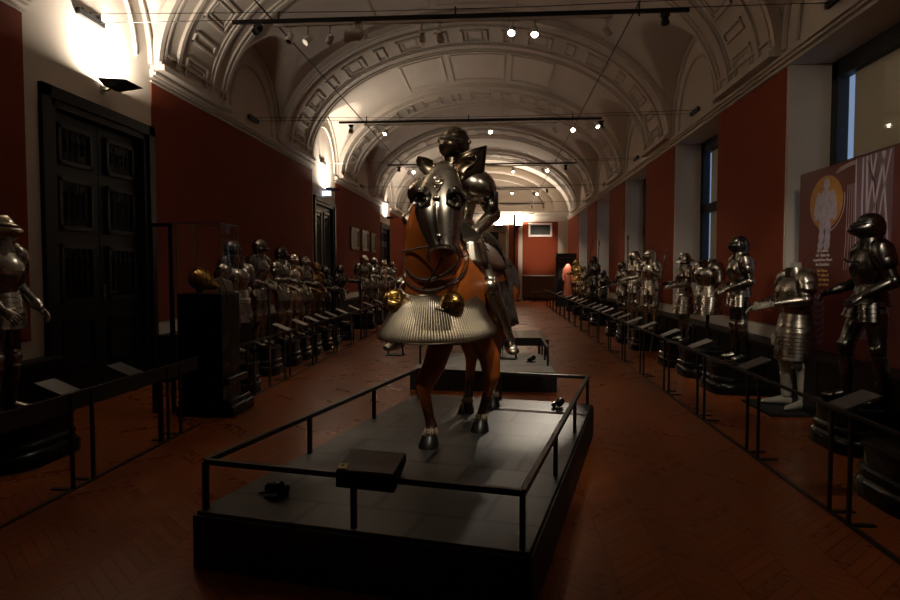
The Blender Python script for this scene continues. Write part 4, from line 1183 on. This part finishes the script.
# end wall lamps
for x, lb in ((.1, 'left upright lamp glowing at the top of the end wall'), (1.1, 'right upright lamp glowing at the top of the end wall')):
    t = thing('wall_sconce', lb, 'wall lamp', (x, Y1 - .06, 3.85), 0, 'uplights on the end wall')
    obj('lamp_shade', loft(B(), [[V((a * .15, -.1, 0)), V((-a * .15, -.1, 0)), V((-a * .15, .0, 0)), V((a * .15, 0, 0))] for a in (.6,)] + [[V((.3, -.5, .1)), V((-.3, -.5, .1)), V((-.3, 0, .1)), V((.3, 0, .1))]]), 'blackmatt', t, smooth=0)
    obj('lamp_tube', tube(B(), [(-.2, -.25, .13), (.2, -.25, .13)], .02, 8), 'glow', t)
t = thing('hanging_banner_pole', 'tall dark pole with a lamp arm in front of the end wall', 'pole', (.87, 33.5, 0))
obj('pole', tube(B(), [(0, 0, 0), (0, 0, 4.4)], .05, 10), 'iron', t); obj('foot', revolve(B(), [(.3, 0), (.3, .04), (.06, .08)]), 'iron', t)
t = thing('air_vent', 'white framed ventilation grille high on the red end wall', 'vent', (2.27, Y1 - .03, 3.72))
bm = B(); box(bm, -.62, .62, -.04, 0, .26, .36); box(bm, -.62, .62, -.04, 0, -.36, -.26); box(bm, -.62, -.52, -.04, 0, -.3, .3); box(bm, .52, .62, -.04, 0, -.3, .3); obj('vent_frame', bm, 'white', t, smooth=0)
bm = B(); box(bm, -.52, .52, -.01, 0, -.26, .26)
for k in range(9): box(bm, -.52, .52, -.03, -.01, -.25 + k * .058, -.225 + k * .058)
obj('grille', bm, 'vent', t, smooth=0)
t = thing('sideboard', 'brown wooden sideboard against the lit red end wall', 'cabinet', (2.28, Y1 - .3, 0))
obj('body', bx(-.95, .95, -.22, .26, .12, 1.22), 'wood', t, smooth=0); obj('top', bx(-1.0, 1.0, -.27, .26, 1.22, 1.28), 'wood', t, smooth=0)
for k in range(4): obj('door', bx(-.92 + k * .465, -.49 + k * .465, -.24, -.22, .18, 1.17), 'wood', t, smooth=0, bevel=.006)
for x in (-.85, .85): obj('foot', bx(x - .06, x + .06, -.2, .2, 0, .12), 'wood', t, smooth=0)
t = thing('bench', 'low dark bench standing before the wooden sideboard', 'bench', (2.5, 33.6, 0))
obj('seat', bx(-.7, .7, -.25, .25, .38, .46), 'blackmatt', t, smooth=0)
for x in (-.6, .6): obj('leg', bx(x - .04, x + .04, -.2, .2, 0, .38), 'blackmatt', t, smooth=0)

# paintings
for (y0, y1), lb in zip(((21.4, 22.62), (23.15, 24.35), (24.85, 25.85)), ('nearest of the three gilt framed pictures on the left red wall', 'middle one of the three gilt framed pictures on the left red wall', 'farthest of the three gilt framed pictures on the left red wall')):
    t = thing('framed_picture', lb, 'picture', (XL + .018, (y0 + y1) / 2, 2.66), 0, 'pictures on the left wall'); w = (y1 - y0) / 2; h = .37
    bm = B(); f = .10
    box(bm, 0, .05, -w, w, h - f, h); box(bm, 0, .05, -w, w, -h, -h + f); box(bm, 0, .05, -w, -w + f, -h, h); box(bm, 0, .05, w - f, w, -h, h); obj('frame', bm, 'goldframe', t, smooth=0)
    obj('canvas', bx(0, .025, -w + f, w - f, -h + f, h - f), 'canvas', t, smooth=0)

# ================================================================== BARRIERS AND LABEL PLATES
def barrier(x, s, y0, y1, pairs, label, hgt=.70):
    t = thing('barrier', label, 'barrier', (x, 0, 0))
    obj('top_rail', bx(-.011, .011, y0, y1, hgt - .011, hgt + .011), 'iron', t, smooth=0)
    obj('floor_bar', bx(-.014, .014, y0, y1, 0, .014), 'iron', t, smooth=0)
    for y in pairs:
        for d in (-.12, .12):
            if y + d < y1:
                obj('post', bx(-.011, .011, y + d - .011, y + d + .011, 0, hgt), 'iron', t, smooth=0)
                a, b = sorted((0, s * .16)); obj('foot', bx(a, b, y + d - .022, y + d + .022, 0, .012), 'iron', t, smooth=0)
    return t
barrier(2.2, 1, 2.6, 31, [2.88 + 1.44 * k for k in range(19)], 'long thin black barrier in front of the armours along the right wall')
lb_ = barrier(-3.07, -1, 2.6, 6.5, [3.17, 4.61, 6.0], 'short near barrier before the black door, left of the tall showcase')
lc_ = barrier(-3.07, -1, 7.62, 31, [7.95 + 1.44 * k for k in range(16)], 'long thin black barrier in front of the left row of armours')
obj('fascia', bx(-.02, .0, 2.6, 6.5, .58, .69), 'blackmatt', lb_, smooth=0)
for y, z in ((5.82, .7), (8.75, 1.35), (14.8, 1.6), (17.6, 1.5)):
    obj('tall_post', bx(-.05, -.03, y - .03, y + .03, 0, z), 'iron', lb_ if y < 7 else lc_, smooth=0)

def plate(x, y, s, label, m='grey', w=.24, d=.22):
    t = thing('label_plate', label, 'label plate', (x, y, .70), 0, 'sloping label plates on the barriers')
    sl_ = Matrix.Rotation(-s * R(22), 4, 'Y')
    bm = B(); a, b = sorted((0, s * w)); box(bm, a, b, -d / 2, d / 2, 0, .008, sl_); obj('plate', bm, m, t, smooth=0)
    bm = B(); tube(bm, [(0, 0, -.01), (s * w * .5, 0, .02)], .008, 6); obj('holder', bm, 'iron', t)
    return t

# ================================================================== PLINTHS AND FIGURES
def plinth(x, y, h, r, label, sq=4.0, sx=1, sy=1, cat='plinth'):
    t = thing('plinth', label, cat, (x, y, 0), 0, 'black stepped plinths under the armours')
    obj('base_moulding', revolve(B(), [(r, 0), (r, h * .22), (r * .985, h * .28), (r * .95, h * .34), (r * .93, h * .36), (r * .93, h * .45), (r * .95, h * .47), (r * .94, h * .52), (r * .90, h * .56)], (0, 0, 0), 40, sq, sx, sy), 'black', t, smooth=35)
    obj('body', revolve(B(), [(r * .88, h * .5), (r * .88, h * .86), (r * .9, h * .88), (r * .93, h * .93), (r * .93, h * .99), (r * .91, h)], (0, 0, 0), 40, sq, sx, sy), 'black', t, smooth=35)
    return t

FWD = pose(el=[(-.27, -.04, 1.13), (.27, -.04, 1.13)], wr=[(-.20, -.30, 1.13), (.20, -.30, 1.08)])
ONE = pose(el=[(-.27, .04, 1.10), (.27, -.05, 1.13)], wr=[(-.27, -.12, .93), (.24, -.32, 1.16)])
STRIDE = pose(el=[(-.27, .02, 1.11), (.28, .07, 1.12)], wr=[(-.23, -.24, 1.02), (.24, -.16, .99)], kn=[(-.13, -.15, .52), (.14, .02, .50)], an=[(-.14, -.13, .09), (.16, .06, .09)], toe=[(-.17, -.31, .04), (.21, -.11, .04)], hf=(0, -1, -.05))
HOLD = pose(el=[(-.28, .0, 1.12), (.30, .02, 1.16)], wr=[(-.24, -.22, 1.02), (.36, -.20, 1.24)])
LOW = pose(el=[(-.26, .05, 1.10), (.26, .05, 1.10)], wr=[(-.14, -.22, 1.0), (.14, -.24, .98)])

FIG = []
def figure(label, x, y, rz, h, s, J, pr=.42, plabel=None, **k):
    t = thing('suit_of_armour', label, 'armour', (x, y, h), R(rz)); t.scale = (s, s, s)
    armour(t, J, **k)
    if plabel: plinth(x, y, h, pr, plabel)
    FIG.append((x, y, label)); return t

# right side
figure('dark polished armour with a pointed closed visor before the red banner', 3.34, 6.12, -97, .40, .985, STRIDE, .40, 'black plinth at the right edge in front of the printed banner', m='dark', m2='dark', helm='armet', mhelm='dark', lance_rest=True)
figure('slim armour with a rounded dark helmet before the nearest red wall panel', 3.22, 8.95, -92, .40, .95, LOW, .44, 'black plinth under the slim armour with a rounded dark helmet', m='steel', m2='dark', helm='round', mhelm='dark', skirt='tasset')
figure('armour with a brimmed kettle hat reaching its forearm to the left', 3.15, 11.25, -90, .40, .86, FWD, .40, 'black plinth under the armour with the kettle hat', m='steel', helm='kettle', skirt='tonlet')
figure('bright armour standing in front of the second red panel of the right wall', 3.1, 13.5, -72, .40, .93, HOLD, .40, 'black plinth under the bright armour by the second red panel', m='bright', helm='close')
figure('bright armour with a pale lance resting beside it on the right side', 3.05, 14.75, -82, .40, .93, FWD, .40, 'black plinth under the lance bearing armour on the right', m='bright', helm='sallet')
figure('lower dark armour leaning its arms forward behind the lance bearer', 3.05, 16.2, -75, .35, .84, FWD, .40, 'black plinth under the lower dark armour', m='steel', helm='burgonet')
figure('short dark armour right of the pair with raised lances', 3.1, 19.3, -70, .35, .72, LOW, .40, 'black plinth under the short dark armour', m='dark', helm='round')
figure('black armour holding upright lances far down the right side', 3.1, 21.2, -70, .40, .95, HOLD, .40, 'black plinth under the black armour with lances', m='dark', helm='close')
figure('glittering gilt armour far down the right side beside the lit case', 3.1, 25.8, -60, .40, .93, FWD, .40, 'black plinth under the glittering gilt armour', m='gilt', m2='bright', helm='close', mhelm='gilt')
figure('small bright armour between the black lance bearer and the gilt armour', 3.1, 23.6, -70, .30, .82, LOW, .40, 'black plinth under the small bright armour', m='bright', helm='burgonet')
plinth(2.98, 4.6, .38, .42, 'black plinth cut off by the lower right edge of the photo')

# tilting cuirass without head, arms or legs
def cuirass(label, x, y, rz, h, s, plabel, bulk=1.3, m='steel', bevor=False):
    t = thing('cuirass', label, 'armour', (x, y, h), R(rz)); t.scale = (s, s, s)
    armour(t, pose(), m=m, helm=None, legs=False, arms=False, skirt='long', bulk=bulk)
    for q in (-1, 1):
        bm = B(); sphere(bm, (q * .20, 0, 1.34), .125, .13, .13, 20, 12); seg(bm, (q * .24, 0, 1.30), (q * .28, -.02, 1.12), lames(0, 1, (.11, .11), (.075, .075), 4), n=18); obj('pauldron', bm, m, t)
    if bevor:
        bm = B(); seg(bm, (0, 0, 1.40), (0, -.02, 1.58), [(0, .13, .13), (.5, .12, .13), (1, .115, .14), (1.02, .105, .13)], n=28, arc=(-20, 200), keel=.1); obj('bevor', bm, m, t, solid=.004)
    else:
        bm = B(); seg(bm, (0, 0, 1.38), (0, -.02, 1.50), [(0, .18, .16), (.3, .165, .15), (.8, .155, .15), (1, .17, .165), (.97, .148, .142), (.4, .14, .13)], n=28, cap=False); obj('neck_ring', bm, m, t); obj('neck_opening', seg(B(), (0, 0, 1.40), (0, -.01, 1.44), [(0, .145, .135), (1, .145, .135)], n=24), 'cloth', t)  # dark disc stands for the shade inside the hollow neck
    obj('stand_pole', tube(B(), [(0, 0, 0), (0, 0, 1.0)], .03, 10), 'iron', t)
    if plabel: plinth(x, y, h, .29 if bevor else .42, plabel)
    return t
cuirass('headless bulky tournament cuirass with a wide neck opening and long lamed skirt', 3.2, 10.2, -65, .40, .90, 'black plinth under the headless tournament cuirass')

# armour on pale mannequin legs
t = thing('suit_of_armour', 'headless grey armour with pale hands and pale stockinged legs on a low dark slab', 'armour', (3.40, 7.72, .03), R(-88)); t.scale = (1.12, 1.12, 1.06)
J = pose(wr=[(-.20, -.30, 1.08), (.19, -.33, 1.12)], el=[(-.28, -.04, 1.17), (.29, -.04, 1.17)], pel=(0, 0, .88), waist=(0, 0, 1.02))
armour(t, J, m='steel', helm=None, legs=False, skirt='long', skl=.30, hands='pale', curl=25, bulk=1.12, cloth='pale')
obj('mannequin_neck', seg(B(), (0, 0, 1.42), (0, -.01, 1.56), [(0, .07, .07), (.6, .052, .055), (1, .05, .052)], n=18), 'pale', t)
for q in (-1, 1):
    yo = .03 * q
    bm = B(); tube(bm, [(q * .09, 0, .92), (q * .11, -.01 + yo, .50), (q * .115, .02 + yo, .36), (q * .12, .01 + yo, .10)], [.10, .075, .074, .048], 18)
    obj('stocking_leg', bm, 'pale', t)
    bm = B(); rings = []
    for u, rx, rz_, zz in ((-.07, .02, .03, .04), (-.04, .038, .045, .05), (.02, .04, .05, .055), (.08, .042, .04, .045), (.14, .048, .03, .035), (.19, .042, .024, .03), (.215, .015, .012, .02)):
        rings.append([V((q * .12 + q * u * .35 + rx * math.cos(2 * PI * k / 16), yo - u, max(.002, zz + rz_ * math.sin(2 * PI * k / 16)))) for k in range(16)])
    loft(bm, rings); obj('shoe', bm, 'pale', t)
    bm = B(); seg(bm, (q * .09, 0, .62), (q * .105, yo * .5, .44), lames(0, 1, (.085, .09), (.072, .078), 3, .012), n=16, cap=False); obj('cloth_hose', bm, 'pale', t)
    bm = B(); sphere(bm, (q * .16, -.04, .46), .03, .05, .05, 10, 6); obj('tied_bow', bm, 'cloth', t)
tag(obj('mounting_slab', bx(2.98, 3.40, 7.30, 8.15, 0, .03), 'blackmatt', smooth=0), 'flat dark slab under the pale stockinged feet', 'slab')
# pale stone slab leaning on the bench near that armour
tag(obj('stone_slab', bx(3.42, 3.70, 8.18, 8.44, .672, .80), 'pale', smooth=0, bevel=.02), 'pale stone block on the black bench behind the pale mannequin hands', 'block')

# lances
def lance(a, b, label, m='wood'):
    t = thing('lance', label, 'lance', a); a = V(a); b = V(b) - a
    obj('shaft', tube(B(), [(0, 0, 0), b * .3, b], [.022, .02, .012], 8), m, t)
    d = b.normalized(); obj('spear_head', seg(B(), b - d * .02, b + d * .22, [(0, .015, .015), (.3, .03, .012), (1, .002, .002)], n=8), 'steel', t)
    return t
lance((2.75, 13.9, .0), (3.2, 16.4, 2.35), 'thin lance leaning behind the two bright armours on the right', 'leather')
lance((2.9, 12.6, .02), (3.3, 13.2, 1.8), 'dark staff leaning right of the bright armour by the second panel', 'leather')
lance((2.62, 21.0, .0), (3.15, 22.0, 2.55), 'long raised lance of the black armour far down the right side', 'blackmatt')
lance((3.0, 20.3, .0), (3.1, 20.3, 2.35), 'upright short lance beside the black armour far down the right side', 'blackmatt')

# left side
figure('bright etched armour with a pointed closed visor at the left edge', -4.17, 5.22, 92, .36, .985, pose(el=[(-.27, .04, 1.10), (.27, .03, 1.11)], wr=[(-.24, -.20, .93), (.25, -.18, .92)], hf=(.1, -1, -.1)), .48, 'black round cornered plinth at the left edge under the etched armour', m='steel', m2='dark', helm='close', mhelm='bright', bulk=1.1)
cuirass('bulky cuirass with a high bevor in front of the rounded helmet, left side', -3.40, 8.30, 62, .40, .88, 'black plinth under the cuirass with the high bevor', bulk=1.2, bevor=True)
figure('armour with a smooth dark round helmet behind the bulky cuirass', -3.72, 8.95, 82, .40, .93, LOW, .33, 'black plinth under the smooth round helmeted armour', m='steel', helm='round', mhelm='dark')
figure('tallest armour of the left row, with a polished peaked helmet', -3.66, 9.85, 84, .42, .95, LOW, .33, 'black plinth under the tallest armour of the left row', m='steel', helm='burgonet')
figure('armour with a black peaked helmet, third helmet in the left row', -3.66, 10.85, 86, .40, .915, FWD, .33, 'black plinth under the black helmeted armour', m='steel', mhelm='dark', helm='burgonet')
figure('slim bright armour before the row of polished helmets on the left', -3.68, 11.55, 68, .40, .86, LOW, .33, 'black plinth under the slim bright armour on the left', m='bright', helm='round')
figure('armour with a red skirt cloth in the middle of the left row', -3.66, 12.2, 72, .40, .845, FWD, .33, 'black plinth under the armour with red cloth', m='steel', helm='close', cloth='redcloth')
figure('gilt brown armour in the middle of the left row', -3.66, 13.0, 60, .40, .78, LOW, .33, 'black plinth under the gilt brown armour', m='giltdark', helm='round', mhelm='giltdark')
figure('dark armour just right of the gilt brown armour', -3.68, 13.8, 70, .35, .76, FWD, .33, 'black plinth under the dark armour beside the gilt one', m='dark', helm='burgonet')
figure('dark armour stretching one arm far to the right', -3.62, 14.9, 85, .35, .78, pose(el=[(-.27, .04, 1.10), (.25, -.22, 1.28)], wr=[(-.24, -.2, 1.0), (.24, -.48, 1.26)]), .33, 'black plinth under the armour with the outstretched arm', m='dark', helm='sallet', mhelm='dark')
figure('armour standing alone before the red wall under the three pictures', -3.66, 17.8, 50, .40, .93, LOW, .33, 'black plinth under the lone armour below the pictures', m='steel', mhelm='bright', helm='close')
figure('armour right of the lone one, arms raised forward, below the pictures', -3.66, 19.2, 60, .40, .91, FWD, .33, 'black plinth under the armour with raised arms', m='steel', helm='burgonet')
figure('armour with a bright visor far down the left row', -3.66, 20.8, 60, .40, .88, FWD, .33, 'black plinth under the bright visored armour', m='bright', helm='armet')
figure('farthest visible armour of the left row beside the horse', -3.66, 22.5, 60, .40, .87, LOW, .33, 'black plinth under the farthest left armour', m='steel', helm='sallet')

# label plates: right
rp = [(4.46, 'dark label plate on the right barrier below the banner armour', 'midgrey'), (6.15, 'grey label plate on the right barrier before the pale legged armour', 'midgrey'), (7.76, 'light label plate on the right barrier before the slim armour', 'grey'), (9.08, 'light label plate on the right barrier before the headless cuirass', 'grey'), (10.35, 'light label plate on the right barrier before the kettle hat armour', 'grey')]
for i, (y, l, m) in enumerate(rp): plate(2.24, y, 1, l, m, .24, .22)
nth = ['sixth', 'seventh', 'eighth', 'ninth', 'tenth', 'eleventh', 'twelfth', 'thirteenth', 'fourteenth', 'fifteenth', 'sixteenth', 'seventeenth', 'eighteenth']
for i, y in enumerate((11.36, 12.31, 13.0, 14.09, 14.81, 15.6, 16.49, 18.0, 18.9, 20.2, 21.6, 23.2, 25.0)): plate(2.24, y, 1, '%s label plate from the front on the right barrier' % nth[i], 'grey')
lp = [(4.55, 'dark label plate nearest the left edge on the left barrier', 'dgrey'), (5.42, 'dark label plate on the left barrier in front of the black door', 'dgrey')]
for y, l, m in lp: plate(-3.11, y, -1, l, m, .22, .22)
nl = ['third', 'fourth', 'fifth', 'sixth', 'seventh', 'eighth', 'ninth', 'tenth', 'eleventh']
for i, y in enumerate((9.6, 10.5, 11.2, 11.8, 12.5, 13.4, 14.6, 16.2, 17.6)): plate(-3.11, y, -1, '%s label plate from the front on the left barrier' % nl[i], 'grey')

# ------------------------------------------------------------------ glass case on a tall black plinth, left
t = thing('showcase', 'tall black showcase plinth with a clear glass hood, left of the horse', 'showcase', (-3.14, 7.25, 0))
obj('base_step', bx(-.34, .30, -.42, .22, 0, .12), 'black', t, smooth=0, bevel=.02)
obj('base_step', bx(-.34, .27, -.39, .20, .12, .18), 'black', t, smooth=0, bevel=.02)
obj('base_step', bx(-.34, .24, -.37, .18, .34, .42), 'black', t, smooth=0, bevel=.015)
obj('body', bx(-.34, .16, -.35, .15, .18, 1.34), 'black', t, smooth=0, bevel=.006)
g = obj('glass_hood', bx(-.335, .155, -.345, .145, 1.342, 2.11), 'glass', t, smooth=0)
bm = B()
for x in (-.335, .155):
    for y in (-.345, .145): box(bm, x - .004, x + .004, y - .004, y + .004, 1.342, 2.11)
for y in (-.345, .145): box(bm, -.335, .155, y - .004, y + .004, 2.104, 2.112)
for x in (-.335, .155): box(bm, x - .004, x + .004, -.345, .145, 2.104, 2.112)
M['edge'] = mat('glass_edge', (.18, .17, .15), .3); obj('glass_edge', bm, 'edge', t, smooth=0)
t = thing('gilded_helmet', 'gilded rounded helmet lying on its side inside the glass case', 'helmet', (-3.30, 7.12, 1.345))
t.scale = (.92, .9, .95)
bm = B(); rings = []
for u, r_, zz in ((-.16, .02, .16), (-.14, .07, .16), (-.10, .105, .16), (-.03, .125, .155), (.04, .115, .145), (.10, .085, .12), (.16, .05, .09), (.22, .022, .065), (.25, .005, .06)):
    rings.append([V((u, r_ * .9 * math.cos(2 * PI * k / 32) * (1 + .03 * (k % 2)), zz + r_ * math.sin(2 * PI * k / 32) * (1 + .03 * (k % 2)))) for k in range(32)])
loft(bm, rings); obj('helmet_shell', bm, 'gilt', t, smooth=30)
bm = B(); tube(bm, [(-.12, 0, .265), (-.03, 0, .295), (.08, 0, .245), (.2, 0, .1)], .010, 8); obj('comb', bm, 'gilt', t)
bm = B(); seg(bm, (-.02, 0, 0), (-.02, 0, .07), [(0, .06, .06), (.3, .04, .04), (1, .05, .05)], n=16); obj('stand', bm, 'iron', t)
bm = B(); sphere(bm, (-.02, -.112, .15), .035, .012, .035, 14, 8); obj('rosette', bm, 'giltdark', t)
t = thing('armour_plate', 'grey steel plate with dark straps leaning inside the glass case', 'armour', (-3.10, 7.24, 1.345))
t.scale = (.8, .8, .8)
bm = B(); rings = []
for i in range(6):
    u = i / 5
    rings.append([V((-.09 + .24 * k / 8 - .06 * u, .02 - .05 * math.sin(PI * k / 8) + .05 * u, .005 + .22 * u * (1 - .45 * abs(k / 8 - .35)))) for k in range(9)])
loft(bm, rings, closed=False); obj('plate', bm, 'pale', t, solid=.006)
for k in (2, 5): obj('strap', tube(B(), [rings[0][k] + V((0, -.006, 0)), rings[3][k] + V((-.02, -.008, 0)), rings[5][max(0, k - 1)] + V((0, -.006, 0))], .008, 6), 'leather', t)
t = thing('glass_screen', 'black framed glass screen left of the showcase before the red wall', 'screen', (-3.72, 7.05, 0))
bm = B(); box(bm, -.13, -.09, -.02, .02, 0, 2.12); box(bm, .09, .13, -.02, .02, 0, 2.12); box(bm, -.13, .13, -.02, .02, 2.08, 2.12); obj('frame', bm, 'iron', t, smooth=0)
obj('glass', bx(-.09, .09, -.003, .003, .1, 2.08), 'glass', t, smooth=0); obj('hinge', sphere(B(), (.10, -.025, 1.98), .014), 'steel', t)

# ------------------------------------------------------------------ the second platform
t = thing('display_platform', 'second lower platform beyond the horse with a pale deck', 'platform', (0, 0, 0))
obj('platform_base', bx(-1.15, .79, 8.60, 10.5, 0, .24), 'blackmatt', t, smooth=0)
M['paledeck'] = mat('pale_deck', (.30, .29, .26), .5, var=.1, scale=3)
obj('deck', bx(-1.13, .77, 8.62, 10.48, .236, .26), 'paledeck', t, smooth=0)
bm = B()
for y in (9.2, 9.8): box(bm, -1.13, .77, y, y + .01, .26, .261)
box(bm, -.2, -.19, 8.62, 10.48, .26, .261); obj('joint', bm, 'blackmatt', t, smooth=0)
t = thing('platform_railing', 'low black railing standing on the second platform', 'railing', (0, 0, 0))
for a in ((.70, .73, 9.2, 10.4, .50, .53), (-1.1, .73, 10.37, 10.4, .50, .53), (-1.1, -1.07, 9.2, 10.4, .50, .53)): obj('top_rail', bx(*a), 'iron', t, smooth=0)
for x, y in ((.715, 9.22), (.715, 9.8), (.715, 10.38), (-1.085, 9.22), (-1.085, 10.38)): obj('post', bx(x - .014, x + .014, y - .014, y + .014, .26, .5), 'iron', t, smooth=0)
deck_lamp((.5, 9.55, .262), R(60), 'small black floor lamp on the second platform')
t = thing('display_table', 'low glass topped display table with pale sheets, beyond the second platform', 'table', (-.1, 11.6, 0))
obj('table_frame', bx(-.95, .95, -.85, .85, .36, .46), 'iron', t, smooth=0)
M['paper'] = mat('pale_green_sheet', (.30, .33, .27), .5)
for k in range(4): obj('paper_sheet', bx(-.88 + k * .45, -.50 + k * .45, -.7, .7, .461, .464), 'paper', t, smooth=0)
obj('glass_top', bx(-.95, .95, -.85, .85, .50, .51), 'thinglass', t, smooth=0)
for x in (-.92, .90):
    for y in (-.82, .80): obj('leg', bx(x - .02, x + .02, y - .02, y + .02, 0, .36), 'iron', t, smooth=0)

# lit case at the end of the right side
t = thing('showcase', 'lit black framed case with a salmon garment at the far right end', 'showcase', (3.02, 29.2, 0))
bm = B(); box(bm, -.42, .42, -.35, .35, 0, .42); box(bm, -.42, .42, -.35, .35, 2.15, 2.32); box(bm, -.42, -.36, -.35, -.28, .4, 2.2); box(bm, .36, .42, -.35, -.28, .4, 2.2); box(bm, -.42, .42, .30, .35, .4, 2.2); obj('case_frame', bm, 'blackmatt', t, smooth=0)
obj('glass', bx(-.36, .36, -.33, -.32, .42, 2.15), 'glass', t, smooth=0)
tt = thing('garment', 'salmon red garment shown in the lit case at the far right', 'garment', (3.12, 29.2, .42))
bm = B(); seg(bm, (0, 0, .02), (0, 0, 1.45), [(0, .20, .16), (.3, .16, .13), (.6, .14, .11), (.85, .19, .11), (.95, .10, .08), (1, .05, .05)], n=20, flute=.05); obj('robe', bm, 'pink', tt)
for q in (-1, 1): obj('sleeve', tube(B(), [(q * .16, 0, 1.25), (q * .22, -.02, .95), (q * .20, -.08, .72)], [.06, .055, .05], 12), 'pink', tt)
l = spot((3.02, 28.98, 2.12), (3.1, 29.2, .9), 25, 90)
tag(obj('info_panel', bx(2.62, 2.66, 29.6, 30.4, 0, 2.0), 'glass', smooth=0), 'clear standing glass pane left of the lit case', 'panel')

# ================================================================== THE PRINTED BANNER
bn = thing('banner', 'dark red printed banner with an oval knight picture and text', 'banner', (3.70, 0, 0))
XB = 0
obj('board', bx(0, .03, 6.18, 8.36, .68, 2.76), 'bannerred', bn, smooth=0)
def flat(name, pts, m, parent, d=.002):
    bm = B(); loft(bm, [[V((-e, y, z)) for y, z in pts] for e in (0.0, d)]); return obj(name, bm, m, parent, smooth=0)
def ell(cy, cz, ry, rz, n=36, rot=0):
    return [(cy + ry * math.cos(a) * math.cos(rot) - rz * math.sin(a) * math.sin(rot), cz + ry * math.cos(a) * math.sin(rot) + rz * math.sin(a) * math.cos(rot)) for a in [2 * PI * k / n for k in range(n)]]
flat('violet_field', [(7.12, 2.75), (6.46, 2.75), (6.46, .9), (6.98, .9), (7.05, 1.7), (7.12, 2.1)], 'bannerviolet', bn)
ov = flat('oval_picture', ell(7.72, 2.36, .37, .30), 'ochre', bn, .003)
kn_ = ov
for nm, c in (('head', ell(7.70, 2.56, .065, .065)), ('torso', ell(7.72, 2.35, .15, .16)), ('arm', ell(7.90, 2.32, .065, .17, rot=.2)), ('arm', ell(7.54, 2.32, .065, .17, rot=-.2)), ('hip', ell(7.72, 2.22, .18, .08)), ('thigh', ell(7.79, 2.09, .06, .08)), ('thigh', ell(7.65, 2.09, .06, .08)), ('shin', ell(7.80, 1.97, .055, .08)), ('shin', ell(7.66, 1.97, .055, .08)), ('foot', ell(7.81, 1.88, .06, .05)), ('foot', ell(7.67, 1.88, .06, .05))):
    qn = globals().get('qn', 0) + 1; flat('figure_' + nm, c, 'lilac', ov, .005 + .0004 * qn)
random.seed(11)
def stroke(pts, r, m='bannerline', parent=bn):
    P_ = [V((-.003, y, z)) for y, z in pts]; bm = B(); rings = []
    for i, p in enumerate(P_):
        d = (P_[min(i + 1, len(P_) - 1)] - P_[max(i - 1, 0)]).normalized(); q = V((0, -d.z, d.y))
        rings.append([p + q * r, p + q * r + V((-.0015, 0, 0)), p - q * r + V((-.0015, 0, 0)), p - q * r])
    loft(bm, rings); return obj('printed_line', bm, m, parent, smooth=0)
stroke([(7.72 + .41 * math.cos(a), 2.36 + .335 * math.sin(a)) for a in [R(198 - 4 * 0) + R(-3) * k * -1 for k in range(-10, 20)]], .006)
for k, (ya, yb) in enumerate(((7.10, 7.07), (6.97, 6.96), (6.90, 6.86), (6.84, 6.66), (6.74, 6.94), (6.60, 6.84), (6.50, 6.74), (6.64, 6.50))):
    stroke([(ya, 2.74), ((ya + yb) / 2 + .01, 2.3), (yb, 1.75)], .010 + .004 * (k % 3))
stroke([(6.9, 2.7), (6.75, 2.45), (6.70, 2.1)], .006, 'blackmatt')
for k in range(3): stroke([(7.5 - k * .03, 2.66 + .02 * k), (7.2, 2.70 + .015 * k), (7.12, 2.70 + .015 * k)], .004)
for k in range(4): stroke([(7.25 - .04 * k, 2.5), (7.27 - .05 * k, 1.9 - .1 * k), (7.30 - .05 * k, 1.6)], .003)
for k in range(8): stroke([(7.98, 1.32 - .075 * k), (7.88, 1.28 - .075 * k), (7.76, 1.29 - .075 * k), (7.70, 1.34 - .075 * k)], .018 - .001 * k, 'bannerviolet')
def text(s_, y, z, size, m):
    cu = bpy.data.curves.new('t', 'FONT'); cu.body = s_; cu.size = size; cu.align_x = 'CENTER'; cu.extrude = .0006
    o = bpy.data.objects.new('t', cu); C.objects.link(o)
    dg = bpy.context.evaluated_depsgraph_get(); me = bpy.data.meshes.new_from_object(o.evaluated_get(dg)); bpy.data.objects.remove(o)
    me.materials.clear(); me.materials.append(M[m])
    o = bpy.data.objects.new('printed_text', me); C.objects.link(o); o.parent = bn; o.location = (-.003, y, z); o.rotation_euler = (R(90), 0, R(-90))
for k, (s_, m) in enumerate((('Das Geflecht', 'textwhite'), ('Self - Stylen der', 'textwhite'), ('eingedrückten Materi', 'textwhite'), ('der Darstellens', 'textwhite'), ('Das Fleco a', 'textgold'), ('self - stylen of', 'textgold'), ('exquisite fabrics', 'textgold'), ('fringe d armes', 'textgold'))):
    text(s_, 7.76, 1.805 - k * .052 - (.018 if k > 3 else 0), .050, m)
flat('printed_dot', ell(7.76, 1.93, .008, .008, 10), 'textwhite', bn); flat('printed_dot', ell(7.76, 1.36, .008, .008, 10), 'textgold', bn)
